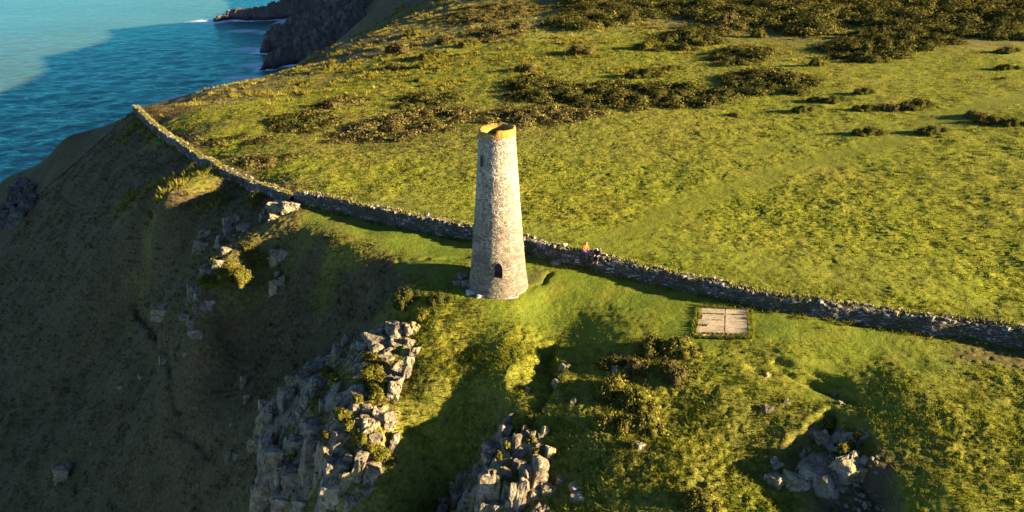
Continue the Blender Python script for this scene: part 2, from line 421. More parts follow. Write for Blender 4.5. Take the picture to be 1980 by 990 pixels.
ROCK_AXES = [ # outline points at sea level in the picture -> ridges of bare rock rising from the water
 ('far', [(418,42,1.5,4),(445,36,6,9),(480,38,9,11),(520,36,11,13),(560,32,17,15),(600,28,24,18),(650,26,30,22),(720,10,46,30),(800,-10,55,40)]),
 ('mid', [(517,101,4,7),(535,94,14,14),(575,88,20,20),(640,84,27,26),(700,66,38,34),(780,40,50,40)]),
 ('near', [(518,133,2,5),(540,126,9,9),(580,118,14,13),(630,112,20,20),(690,100,32,26)]),
]
RIDGES = [(n, np.array([list(at_z(a, b, SEA)[:2]) + [h, w] for a, b, h, w in pts])) for n, pts in ROCK_AXES]
def ridge_height(x, y, P, seed):
    z = np.full(x.shape, -40.0)
    wx = x + 4 * fbm(x / 14, y / 14, seed, 4); wy = y + 4 * fbm(x / 14 + 5, y / 14, seed + 3, 4)
    for i in range(len(P) - 1):
        ax, ay, ah, aw = P[i]; bx, by, bh, bw = P[i + 1]
        vx, vy = bx - ax, by - ay; L = vx * vx + vy * vy
        t = np.clip(((wx - ax) * vx + (wy - ay) * vy) / L, 0, 1)
        d = np.hypot(wx - ax - t * vx, wy - ay - t * vy); hh = ah + (bh - ah) * t; ww = aw + (bw - aw) * t
        z = np.maximum(z, (hh + 4) * np.clip(1 - (d / ww) ** 1.7, -8, 1) - 4)
    rid = (1 - np.abs(fbm(x / 9, y / 9, seed + 9, 5, .6))) - .6
    return z + rid * 5.5 * sstep(-3, 6, z) + 1.6 * fbm(x / 3, y / 3, seed + 20, 3) * sstep(-3, 2, z)

sx = axis(-4500, -330, -60, 60, 2.2, 1.05, 160); sy = axis(-300, 40, 760, 9000, 2.6, 1.05, 260)
mx, my = np.meshgrid(sx, sy)
land = base_h(np.clip(mx, -250, 300), np.clip(my, -120, 740)) - SEA
land = np.where(mx < -215, -60, land)
for n, P in RIDGES: land = np.maximum(land, ridge_height(mx, my, P, 3))
foam = sstep(-15, -1, land + 3 * fbm(mx / 12, my / 12, 8, 3)) * 1.0
tip = RIDGES[0][1][0]
foam = np.maximum(foam, sstep(24, 4, np.hypot(mx - tip[0] + 6, (my - tip[1]) * .9)))
for a, b_, r in ((375,190,16),(640,45,10),(540,62,20),(500,95,18),(505,125,16),(470,60,14),(340,195,10),(470,150,12)):
    c = at_z(a, b_, SEA); foam = np.maximum(foam, .55 * sstep(r, r * .3, np.hypot((mx - c[0]) * .7, my - c[1])))
foam[(mx < -900) | (my > 1500)] = 0
mz = SEA + .55 * fbm(mx / 16 + my / 40, my / 11 - mx / 30, 77, 3) * sstep(900, 300, np.hypot(mx, my))
sea = tag(mesh_np('sea', np.stack([mx, my, mz], -1).reshape(-1, 3), grid_faces(len(sx), len(sy)), sea_material(), attrs=dict(foam=foam)), kind='structure', label='teal sea below the headland', cat='sea')

def sea_rock_material():
    m, nt, b = mat('dark_sea_rock'); k = N(nt); p = k.gpos()
    n = k.noise(p, .35, 8, .7); n2 = k.noise(k.mapping(p, (.3, .3, 1.2)), 1, 5, .6)
    sep = k.n('ShaderNodeSeparateXYZ'); k.l(p, sep.inputs[0])
    wet = k.ramp(k.math('ADD', k.math('MULTIPLY', k.math('SUBTRACT', sep.outputs[2], SEA), .08), k.math('MULTIPLY', n, .4)), [(.25, 0), (.55, 1)])
    c = k.ramp(n, [(.3, (.030, .026, .022)), (.5, (.085, .066, .048)), (.7, (.16, .125, .085))])
    c = k.mix(k.math('MULTIPLY', n2, .4), c, (.10, .06, .035))
    k.l(k.mix(wet, (.018, .017, .016), c), b.inputs['Base Color']); k.l(k.bump(n, .8, 1.2), b.inputs['Normal'])
    return m
SEAROCK = sea_rock_material()
RLAB = dict(far='long brown rocky point with surf breaking round its tip', mid='dark shaded rock mass rising from the sea inside the bay', near='low dark shaded rock ledge at the foot of the slope')
for i, (n, P) in enumerate(RIDGES):
    x0, y0 = P[:, 0].min() - 35, P[:, 1].min() - 35; x1, y1 = P[:, 0].max() + 40, P[:, 1].max() + 45
    nx, ny = int((x1 - x0) / .9), int((y1 - y0) / .9)
    a, b_ = np.meshgrid(np.linspace(x0, x1, nx), np.linspace(y0, y1, ny))
    zz = ridge_height(a, b_, P, 3 + i); F = grid_faces(nx, ny)
    keep = (zz.ravel()[F] > -3.5).any(1); F = F[keep]; used, inv = np.unique(F, return_inverse=True)
    V = np.stack([a, b_, zz + SEA], -1).reshape(-1, 3)[used]
    tag(mesh_np('rocky_point' if n == 'far' else 'rocky_shore', V, inv.reshape(F.shape), SEAROCK, smooth=False), RLAB[n], 'sea rocks')

# ------------------------------------------------------------------ tower
def masonry_material(name='rubble_masonry', lime=1.0):
    m, nt, b = mat(name); k = N(nt)
    uv = k.n('ShaderNodeUVMap').outputs[0]
    wob = k.noise(uv, 2.2, 3); off = k.n('ShaderNodeVectorMath', operation='ADD'); k.l(uv, off.inputs[0])
    sc = k.n('ShaderNodeVectorMath', operation='SCALE'); cn = k.n('ShaderNodeTexNoise'); k.l(uv, cn.inputs['Vector']); cn.inputs['Scale'].default_value = 3.5
    k.l(cn.outputs['Color'], sc.inputs[0]); sc.inputs['Scale'].default_value = .16; k.l(sc.outputs[0], off.inputs[1])
    p = k.mapping(off.outputs[0], (2.5, 6.8, 1))
    ed = k.voro(p, 1, 'DISTANCE_TO_EDGE'); cc = k.n('ShaderNodeTexVoronoi'); k.l(p, cc.inputs['Vector']); cc.inputs['Scale'].default_value = 1
    sepc = k.n('ShaderNodeSeparateColor'); k.l(cc.outputs['Color'], sepc.inputs[0])
    stone = k.ramp(sepc.outputs[0], [(.0, (.026, .020, .014)), (.35, (.078, .058, .036)), (.65, (.125, .094, .058)), (1, (.20, .16, .105))])
    n3 = k.noise(uv, 14, 6, .7); n1 = k.noise(uv, .7, 5, .6); n2 = k.noise(k.mapping(uv, (1.6, .7, 1)), 2.6, 5, .65)
    stone = k.mix(.5, stone, k.ramp(n3, [(.3, (.035, .028, .021)), (.55, (.14, .115, .08)), (.75, (.19, .16, .115))]), 'MIX')
    v = k.attr('height')
    # remains of white limewash: thick high up, thinning towards the foot
    amt = k.math('ADD', k.ramp(v, [(.0, .0), (.16, .05), (.34, .22), (.55, .36), (.75, .45), (.93, .40), (1, .2)]), k.math('MULTIPLY', k.math('SUBTRACT', n1, .5), 1.2))
    edge = k.ramp(ed, [(.02, 1), (.24, 0)])
    lm = k.math('ADD', k.math('MULTIPLY', edge, .75), k.math('MULTIPLY', k.math('SUBTRACT', n2, .35), 1.1))
    lm = k.math('ADD', lm, k.math('MULTIPLY', k.math('SUBTRACT', n3, .5), .9))
    thr = k.math('SUBTRACT', 1.0, amt)
    lime_m = k.math('MULTIPLY', k.math('SUBTRACT', lm, thr), 4.5, True)
    dark_m = k.math('MULTIPLY', k.ramp(ed, [(.01, 1), (.07, 0)]), k.math('SUBTRACT', 1, lime_m))
    c = k.mix(k.math('MULTIPLY', dark_m, .75), stone, (.045, .038, .03))
    c = k.mix(k.math('MULTIPLY', lime_m, .92), c, k.ramp(n3, [(.3, (.18, .152, .11)), (.7, (.32, .28, .215))]))
    lich = k.ramp(k.noise(uv, 1.1, 6, .7), [(.54, 0), (.66, .5)])
    c = k.mix(lich, c, (.22, .15, .055))
    k.l(c, b.inputs['Base Color'])
    h = k.math('ADD', k.ramp(ed, [(0, 0), (.18, 1)]), k.math('MULTIPLY', n3, .5))
    k.l(k.bump(h, .55, .045), b.inputs['Normal'])
    return m
def lichen_material():
    m, nt, b = mat('orange_lichen_stone'); k = N(nt); p = k.gpos()
    n = k.noise(p, 2.6, 6, .7); n2 = k.noise(p, 9, 4, .7)
    c = k.ramp(n, [(.25, (.06, .045, .025)), (.42, (.125, .070, .012)), (.56, (.165, .098, .014)), (.70, (.22, .18, .12))])
    c = k.mix(k.math('MULTIPLY', n2, .4), c, (.30, .20, .03))
    k.l(c, b.inputs['Base Color']); k.l(k.bump(n2, .8, .05), b.inputs['Normal']); return m
def plain(name, col, rough=.9, var=.35, scale=12):
    m, nt, b = mat(name); k = N(nt); n = k.noise(k.gpos(), scale, 4, .65)
    lo = tuple(c * (1 - var) for c in col); hi = tuple(min(1, c * (1 + var)) for c in col)
    k.l(k.ramp(n, [(.3, lo), (.7, hi)]), b.inputs['Base Color']); b.inputs['Roughness'].default_value = rough
    k.l(k.bump(n, .3, .02), b.inputs['Normal']); return m
MASON = masonry_material(); LICHEN = lichen_material(); DARKSTONE = plain('inner_stone', (.10, .085, .065))
PALE = plain('dressed_stone', (.30, .26, .20))

def tower_r(z): 
    t = np.clip(z / TOWER_H, -.2, 1); return TOWER_R0 + (TOWER_R1 - TOWER_R0) * t - .05 * np.sin(np.pi * np.clip(t, 0, 1)) + .10 * np.exp(-np.maximum(z, 0) / .5)
TX, TY = 0.0, 0.0
tower = tag(empty('stone_tower', (TX, TY, 0)), 'tall tapering round stone tower with flaking limewash and small arched opening', 'tower')
DOOR_A = R(-88.5)    # opening faces the viewer
NA, NZ = 300, 250
DOOR = dict(a=-math.pi / 2 + .02, z0=1.50, zs=2.18, z1=2.66, hw=.30)
WIN = dict(a=-math.pi / 2 - .86, z0=9.4, zs=9.95, z1=10.15, hw=.14)
def arch_half(o, z):
    """half width of the pointed opening at height z"""
    if z < o['z0'] or z > o['z1']: return -1
    if z < o['zs']: return o['hw']
    t = (z - o['zs']) / (o['z1'] - o['zs']); return o['hw'] * math.sqrt(max(0, 1 - t ** 1.35))
def build_tower():
    zz = np.linspace(-.9, TOWER_H - .30, NZ); aa = np.linspace(-math.pi / 2 + .5, -math.pi / 2 + .5 + 2 * math.pi, NA + 1)
    A, Z = np.meshgrid(aa, zz); r = tower_r(Z)
    u = (A - aa[0]) * 1.75; uu = np.where(np.arange(NA + 1) == NA, u[:, :1] * 0, u)
    f1, f2, cid = cell(u * 2.5, Z * 6.8, 4)
    Rr = r + .018 * (cid - .5) + .012 * np.clip(f2 - f1, 0, .4) + .02 * fbm(u * 1.2, Z * 1.2, 6, 3); Rr[:, -1] = Rr[:, 0]
    V = np.stack([Rr * np.cos(A), Rr * np.sin(A), Z], -1).reshape(-1, 3)
    F = grid_faces(NA + 1, NZ)
    # leave the two openings out of the wall, snapping the border to the arch outline
    ca = A.ravel(); cz = Z.ravel(); cr = Rr.ravel(); drop = np.zeros(len(F), bool)
    for o in (DOOR, WIN):
        fa = ca[F].mean(1); fz = cz[F].mean(1); fr = cr[F].mean(1); s = ((fa - o['a'] + math.pi) % (2 * math.pi) - math.pi) * fr
        hw = np.array([arch_half(o, z) for z in fz]); drop |= np.abs(s) < hw
    keepF = F[~drop]
    bodyo = mesh_np('tower_wall', V, keepF, MASON, tower, True, dict(height=np.clip(cz / TOWER_H, 0, 1)), np.stack([u.ravel(), Z.ravel()], -1))
    return bodyo
build_tower()
def opening(o, name, depth, frame_mat, back_mat, lip):
    bm = bmesh.new(); n = 9
    prof = [(-o['hw'], o['z0'])] + [(-arch_half(o, z), z) for z in np.linspace(o['zs'], o['z1'] - .001, n)] + [(0, o['z1'])]
    prof = prof + [(-x, z) for x, z in reversed(prof[:-1])]
    r = lambda z: float(tower_r(np.array(z)))
    def P(s, z, d, grow=1.0):
        cz = (o['z0'] + o['z1']) / 2; s *= grow; z = cz + (z - cz) * (1 + (grow - 1) * .8); rr = r(z)
        # straight jambs: offset along the opening's own axis
        ax = Vector((math.cos(o['a']), math.sin(o['a']), 0)); tx = Vector((-ax.y, ax.x, 0))
        out = math.sqrt(max(rr * rr - s * s, .01)) - d
        return ax * out + tx * s + Vector((0, 0, z))
    g = 1 + lip / o['hw']
    rings = [[bm.verts.new(P(s, z, -.035, g)) for s, z in prof], [bm.verts.new(P(s, z, -.05, 1.0)) for s, z in prof], [bm.verts.new(P(s, z, depth, .96)) for s, z in prof]]
    outer = [bm.verts.new(P(s, z, .10, g)) for s, z in prof]
    rings.insert(0, outer)
    for a, b2 in zip(rings, rings[1:]):
        for i in range(len(prof)):
            j = (i + 1) % len(prof); bm.faces.new((a[i], a[j], b2[j], b2[i]))
    fr = mesh_bm(name, bm, frame_mat, tower)
    bm = bmesh.new(); bm.faces.new([bm.verts.new(P(s, z, depth - .02, .97)) for s, z in prof])
    bmesh.ops.recalc_face_normals(bm, faces=bm.faces); bk = mesh_bm('recess_back', bm, back_mat, fr)
    return fr
opening(DOOR, 'arched_opening', .95, MASON and DARKSTONE, DARKSTONE, .05)
opening(WIN, 'small_window', .6, DARKSTONE, DARKSTONE, .03)
# broken rim, coated in orange lichen, falling in like a funnel to the flue
bm = bmesh.new(); n = 120; rings = []
for k_, (fr_, dz) in enumerate([(1.02, -.30), (1.03, -.12), (1.0, 0), (.92, .03), (.80, -.02), (.66, -.16), (.55, -.42), (.50, -1.0), (.48, -3.2)]):
    ring = []
    for i in range(n):
        a = 2 * math.pi * i / n
        tt = ((a + math.pi / 2 + .12) % (2 * math.pi)) / (2 * math.pi); step = min(1, tt / .02) * (1 if tt < .45 else max(0, 1 - (tt - .45) / .4))     # right-hand half stands higher
        h = TOWER_H - .22 + .22 * step if dz > -.28 and k_ < 7 else TOWER_H - .24
        nz = mnoise.fractal(Vector((math.cos(a) * 2.2, math.sin(a) * 2.2, fr_ * 3)), 1, 2, 4)
        rr = float(tower_r(np.array(TOWER_H - .2))) * fr_ + .03 * nz
        ox = .14 * sstep(.9, .5, fr_) ; oy = .10 * sstep(.9, .5, fr_)
        ring.append(bm.verts.new((rr * math.cos(a) + ox, rr * math.sin(a) + oy, h + dz + .06 * nz * (1 if .5 < fr_ < 1.03 else 0))))
    rings.append(ring)
for a, b_ in zip(rings, rings[1:]):
    for i in range(n): j = (i + 1) % n; bm.faces.new((a[i], a[j], b_[j], b_[i]))
mesh_bm('tower_rim', bm, LICHEN, tower, False)

# ------------------------------------------------------------------ rocks
def rock_material(name, lo, mid, hi, lich=(.20, .175, .08), lam=.4, moss=.0):
    m, nt, b = mat(name); k = N(nt); p = k.gpos()
    n = k.noise(p, 1.3, 7, .68); n2 = k.noise(p, 6, 6, .72); n4 = k.noise(p, .8, 5, .6)
    c = k.ramp(n, [(.30, lo), (.5, mid), (.68, hi)])
    c = k.mix(k.ramp(n2, [(.38, .75), (.52, 0)]), c, lo)
    c = k.mix(k.ramp(n4, [(.50, 0), (.62, lam)]), c, lich)
    dn = k.n('ShaderNodeTexNoise'); k.l(p, dn.inputs['Vector']); dn.inputs['Scale'].default_value = 1.1; dn.inputs['Detail'].default_value = 4
    av = k.n('ShaderNodeVectorMath', operation='ADD'); k.l(p, av.inputs[0]); sv_ = k.n('ShaderNodeVectorMath', operation='SCALE'); k.l(dn.outputs['Color'], sv_.inputs[0]); sv_.inputs['Scale'].default_value = 1.6; k.l(sv_.outputs[0], av.inputs[1])
    vd = k.voro(k.mapping(av.outputs[0], (1.1, 1.1, .45)), 1.3, 'DISTANCE_TO_EDGE')
    cr = k.math('MULTIPLY', k.ramp(vd, [(.0, 1), (.03, 0)]), k.ramp(n4, [(.45, 0), (.55, 1)]))
    c = k.mix(k.math('MULTIPLY', cr, .7), c, (.05, .043, .035))
    k.l(c, b.inputs['Base Color'])
    h = k.math('SUBTRACT', k.math('ADD', n2, k.math('MULTIPLY', n, .8)), k.math('MULTIPLY', cr, .6))
    k.l(k.bump(h, .9, .12), b.inputs['Normal']); return m
ROCK = rock_material('grey_rock', (.046, .035, .022), (.135, .106, .066), (.25, .205, .14))
ROCKC = rock_material('cream_lichened_rock', (.072, .055, .032), (.18, .143, .088), (.29, .245, .165), (.25, .19, .055), .55)
ROCKB = rock_material('brown_rock', (.07, .050, .034), (.17, .125, .085), (.24, .195, .145), (.20, .145, .08), .3)
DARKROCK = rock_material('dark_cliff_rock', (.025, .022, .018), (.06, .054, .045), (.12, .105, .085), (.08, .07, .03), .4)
def rock_mesh(name, sx_, sy_, sz_, seed, rough=1.0, n=None, cuts=3, round_=False):
    rng = random.Random(seed); bm = bmesh.new(); n = n or rng.randint(10, 16)
    e = rng.uniform(.25, .5)
    if not round_:
        for cx in (-1, 1):
            for cy in (-1, 1):
                for cz in (-1, 1): bm.verts.new((cx * sx_ / 2 * rng.uniform(.5, 1.08), cy * sy_ / 2 * rng.uniform(.5, 1.08), cz * sz_ / 2 * (rng.uniform(.55, 1) if cz > 0 else 1)))
        n = 4; e = .3
    for i in range(n):
        th = rng.uniform(0, 6.283); ph = math.asin(rng.uniform(-1, 1))
        d = Vector((math.cos(ph) * math.cos(th), math.cos(ph) * math.sin(th), math.sin(ph)))
        d = Vector([math.copysign(abs(c) ** e, c) for c in d])
        bm.verts.new((d.x * sx_ / 2, d.y * sy_ / 2, d.z * sz_ / 2))
    r_ = bmesh.ops.convex_hull(bm, input=bm.verts)
    bmesh.ops.delete(bm, geom=[v for v in bm.verts if not v.link_faces], context='VERTS')
    size = (sx_ * sy_ * sz_) ** (1 / 3)
    bmesh.ops.bevel(bm, geom=list(bm.edges), offset=.05 * size, segments=1, affect='EDGES', clamp_overlap=True)
    bmesh.ops.triangulate(bm, faces=bm.faces)
    for it in range(cuts):
        L = size * (.42, .24, .14)[it]
        es = [e_ for e_ in bm.edges if e_.calc_length() > L]
        if es: bmesh.ops.subdivide_edges(bm, edges=es, cuts=1); bmesh.ops.triangulate(bm, faces=[f for f in bm.faces if len(f.verts) > 3])
    bm.normal_update(); o3 = Vector((seed * 1.37 % 50, seed * .73 % 50, 0))
    for v in bm.verts:
        q = v.co / max(size, .4) * 2.2 + o3
        a = mnoise.fractal(q, .9, 2.1, 5)
        cz_ = abs(mnoise.noise(q * .9 + Vector((7, 3, 1)))); v.co -= v.normal * max(0, .11 - cz_) * 1.1 * size * rough * .8
        st = math.floor((v.co.z + .15 * mnoise.noise(q)) / (size * .28)) * .5
        v.co += v.normal * (a * .095 * size * rough) + Vector((math.sin(st * 12.9), math.cos(st * 7.7), 0)) * .02 * size
    me = bpy.data.meshes.new(name); bm.to_mesh(me); bm.free(); return me
_seed = [100]
def block_at(name, px, top, bot, wpx, material, parent=None, thick=.95, sink=.6, tilt=.12, rough=1.0, round_=False):
    """A rock whose foot shows at picture row bot and whose head shows at row top, standing on the ground there."""
    _seed[0] += 1; rng = random.Random(_seed[0])
    B = gh(px, bot); depth = (B - CAM) @ np.array((0, cp, -sp)); s = FPX / depth
    w_ = wpx / s * (1.55 if round_ else 1.14); dp = max(w_ * thick * rng.uniform(.8, 1.2), .12)
    el = math.atan2(CAM[2] - B[2], np.hypot(B[0] - CAM[0], B[1] - CAM[1]))
    H = ((bot - top) / s - dp * .75 * math.sin(el)) / math.cos(el); H = max(H, .45 * w_ if w_ < 1 else .4)
    dirv = np.array((B[0] - CAM[0], B[1] - CAM[1])); dirv /= np.linalg.norm(dirv)
    sk = min(sink * H + .15, 1.6)
    me = rock_mesh(name, w_, dp, H + sk, _seed[0], rough, cuts=3 if wpx > 14 else 2, round_=round_)
    me.materials.append(material)
    o = bpy.data.objects.new(name, me); COL.objects.link(o)
    o.location = (B[0] + dirv[0] * dp * .42, B[1] + dirv[1] * dp * .42, B[2] + H / 2 - sk / 2 + .02)
    o.rotation_euler = (rng.uniform(-tilt, tilt) - (.0 if round_ else .12), rng.uniform(-tilt, tilt) + (.0 if round_ else .16), rng.uniform(-.45, .45) + .25)
    if parent is not None:
        o.location = Vector(o.location) - parent.location; o.parent = parent
    return o
def zoomed(lst, x0, y0, k): return [(x0 + a / k, y0 + t / k, y0 + b / k, w_ / k) for a, t, b, w_ in lst]
def outcrop(px, py, blocks, label, mats, round_=False):
    root = tag(empty('rock_outcrop', tuple(gh(px, py))), label, 'rock outcrop', 'rock outcrops on the headland')
    rng = random.Random(int(px))
    for a, t, b, w_ in blocks: block_at('rock_block', a, t, b, w_, rng.choice(mats), root, round_=round_)
    return root
CR1 = zoomed([(800,60,150,110),(860,80,150,60),(720,140,220,150),(800,150,215,90),(640,150,215,80),(740,225,285,80),(830,240,360,40),(770,350,450,60),(790,330,400,50),(590,175,230,50),(560,150,185,60),(505,165,215,60),(500,205,275,60),(470,250,300,40),
 (400,260,330,90),(330,310,400,50),(350,340,400,50),(285,335,400,55),(410,345,430,60),(440,450,500,45),(370,410,480,50),(265,385,490,70),(310,520,570,40),(330,490,540,40),(215,430,490,50),(150,450,490,50),(170,495,600,60),
 (520,490,540,70),(505,445,500,40),(420,530,640,160),(420,610,680,80),(510,590,710,90),(380,600,800,100),(460,650,770,90),
 (290,600,750,100),(165,600,780,80),(190,650,920,110),(105,620,690,40),(260,720,830,110),(300,740,890,110),(350,740,850,60),
 (490,710,860,110),(480,800,960,110),(545,780,880,70),(600,700,850,55),(640,690,760,70),(660,760,850,60),(560,700,760,50),(330,890,990,110),(240,880,990,90),(560,900,990,60),(640,860,910,50),(160,830,970,60),(420,790,860,50),
 (600,410,480,50),(595,460,520,50),(640,470,520,50),(690,480,540,50),(735,510,570,40),(650,540,620,60),(640,570,660,60),(690,600,690,80),(750,560,590,50),(770,600,700,40),(710,690,740,40),(580,580,620,40),(690,560,610,40),(630,510,560,40),(600,540,590,40),(760,640,710,30),(870,190,250,40),(850,150,200,50)], 450, 590, 2.476)
CR2 = zoomed([(660,250,420,90),(700,360,480,110),(770,340,500,60),(640,410,470,80),(580,440,520,140),(540,500,590,100),(620,530,600,90),(680,480,560,60),(830,280,380,40),(850,300,400,40),(900,300,420,50),(1000,270,370,60),(970,330,400,50),(960,390,460,70),(1040,430,560,70),(850,390,470,50),(830,470,520,60),(920,450,520,80),(940,500,810,150),(850,580,830,130),(790,570,640,100),(1000,660,780,60),(1030,790,860,120),(900,800,880,50),(780,700,1000,130),(830,680,910,90),(720,860,1000,90),(680,740,910,100),(520,650,1000,190),(480,590,710,120),(560,660,770,120),(370,640,750,90),(290,640,850,90),(280,800,940,110),(240,720,870,80),(190,850,1000,90),(150,930,1060,90),(400,880,1010,50),(620,880,1010,120),(680,640,730,120),(990,930,1010,90),(700,950,1050,70),(520,840,1040,150)], 820, 760, 4.303)
CR3 = zoomed([(520,330,430,90),(445,420,500,70),(500,450,545,80),(560,480,540,70),(550,525,595,55),(655,450,580,140),(770,440,540,50),(740,520,580,50),(620,590,650,150),(500,615,850,230),(660,610,790,120),(725,575,700,60),(330,700,850,120),(250,730,800,60),(200,740,830,80),(190,670,715,60)], 1440, 700, 3.414)
RB1 = zoomed([(410,190,260,60),(410,250,310,50),(370,290,350,70),(430,290,320,40),(455,175,215,50),(390,355,400,50),(350,420,470,60),(290,475,495,70),(350,520,550,40),(220,560,610,70),(205,600,640,50),(285,590,690,130),(195,640,670,40),(235,665,690,50),(170,700,750,50),(215,720,780,60),(250,700,725,40),(320,470,520,50)], 300, 350, 2.828)
RB2 = zoomed([(690,105,175,130),(640,130,170,90),(745,100,170,90),(600,180,215,60),(650,180,220,60),(505,225,265,50),(470,240,270,40)], 300, 350, 2.828)
RB3 = zoomed([(670,360,440,90),(710,365,420,60),(630,410,440,40),(670,490,530,30),(695,510,570,40),(650,530,620,45)], 300, 350, 2.828)
def bedrock(root, poly, seed, amp, cellsz, material, base=.15, margin=.9, strike=.5):
    P = [gh(*q)[:2] for q in poly]; xs = [p[0] for p in P]; ys = [p[1] for p in P]; st = .085
    gx_, gy_ = np.meshgrid(np.arange(min(xs) - 1, max(xs) + 1, st), np.arange(min(ys) - 1, max(ys) + 1, st))
    wx = gx_ + .35 * fbm(gx_ * .6, gy_ * .6, seed, 3); wy = gy_ + .35 * fbm(gx_ * .6 + 9, gy_ * .6, seed + 4, 3)
    sd = seg_dist(wx, wy, P, True) * np.where(inside(wx, wy, P), 1, -1)
    ca, sa = math.cos(strike), math.sin(strike); u = (wx * ca + wy * sa) / cellsz; v = (-wx * sa + wy * ca) / (cellsz * .62)
    f1, f2, cid = cell(u, v, seed); g1, g2, cid2 = cell(u * 2.3 + 5, v * 2.3, seed + 9)
    M = sstep(-.1, margin, sd + .3 * (cid - .5))
    big = gnoise(wx / 2.6, wy / 2.6, seed + 30)
    gap = sstep(-.35, .10, gnoise(wx / 1.9, wy / 1.5, seed + 60) + .25 * (cid - .5))
    M = M * gap
    h = M * (base + amp * (.75 * cid ** 1.3 + .5 * np.clip(big + .3, 0, 1)) + amp * .34 * cid2) - .25 * (1 - gap)
    h -= .40 * amp * M * np.exp(-((f2 - f1) / .07) ** 2) + .16 * amp * M * np.exp(-((g2 - g1) / .08) ** 2)
    h += M * (.03 * (u - np.round(u)) + .05 * fbm(wx * 2.2, wy * 2.2, seed + 2, 4))
    zz = ground_z(gx_, gy_) + h - .35 * (1 - sstep(-.5, .25, sd))
    turf = sstep(.58, .46, cid) * sstep(-.2, .15, fbm(wx / 1.6, wy / 1.6, seed + 40, 3)) * sstep(.05, .3, f2 - f1)
    zz += turf * (.12 + .08 * fbm(wx * 3, wy * 3, seed + 41, 2))
    F = grid_faces(gx_.shape[1], gx_.shape[0]); keep = (sd.ravel()[F] > -.35).any(1); F = F[keep]; used_, inv = np.unique(F, return_inverse=True)
    o = np.array(root.location); V = (np.stack([gx_, gy_, zz], -1).reshape(-1, 3) - o)[used_]
    return mesh_np('bedrock', V, inv.reshape(F.shape), material, root, False, dict(turf=turf.ravel()[used_]))
def bedrock_material():
    m = ROCK.copy(); m.name = 'turfed_bedrock'; nt = m.node_tree; k = N(nt); b = nt.nodes['Principled BSDF']
    src = b.inputs['Base Color'].links[0].from_socket; n = k.noise(k.gpos(), 4, 5, .7)
    k.l(k.mix(k.attr('turf'), src, k.ramp(n, [(.3, (.05, .048, .008)), (.5, (.13, .115, .014)), (.7, (.23, .18, .03))])), b.inputs['Base Color']); return m
BEDROCK = bedrock_material()
oc1 = outcrop(640, 830, CR1, 'largest blocky grey crag, tops sunlit and left side shaded, below the tower', [ROCK, ROCK, ROCKC])
oc2 = outcrop(960, 900, CR2, 'jagged grey crag of upright slabs at the bottom edge, right of the largest crag', [ROCK, ROCK, ROCKC])
oc3 = outcrop(1590, 880, CR3, 'tor of rounded boulders standing in the grassy hollow below the concrete slab', [ROCKC, ROCKC, ROCK], True)
oc4 = outcrop(390, 560, RB1, 'narrow rib of grey rocks down the shaded slope, left of the hollow', [ROCK, ROCK])
oc5 = outcrop(545, 400, RB2, 'pale sunlit rock ledge at the gap in the stone wall', [ROCKC, ROCKB])
oc6 = outcrop(540, 500, RB3, 'small cluster of pale rocks on the bank above the dark hollow', [ROCK, ROCKC])

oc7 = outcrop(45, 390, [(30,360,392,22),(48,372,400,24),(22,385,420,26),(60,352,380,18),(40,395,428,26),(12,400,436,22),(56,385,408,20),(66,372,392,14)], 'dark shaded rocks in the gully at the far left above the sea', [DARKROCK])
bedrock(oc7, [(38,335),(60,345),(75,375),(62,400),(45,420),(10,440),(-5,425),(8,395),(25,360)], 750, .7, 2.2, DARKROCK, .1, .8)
bedrock(oc1, [(770,618),(815,640),(800,690),(778,745),(768,800),(772,860),(740,920),(700,985),(640,1015),(500,1015),(490,900),(488,820),(540,750),(600,700),(650,670),(700,645)], 705, .34, 1.7, BEDROCK, -.08)
bedrock(oc2, [(975,815),(1010,800),(1045,830),(1068,860),(1065,900),(1050,940),(1060,1000),(1000,1045),(850,1045),(865,960),(900,910),(940,870),(955,830)], 710, .4, 1.2, BEDROCK, -.05, .7, .9)
bedrock(oc3, [(1575,800),(1600,795),(1640,830),(1672,830),(1655,880),(1625,930),(1580,945),(1500,945),(1492,900),(1540,870),(1560,840)], 720, .3, 1.0, BEDROCK, -.15, .6)

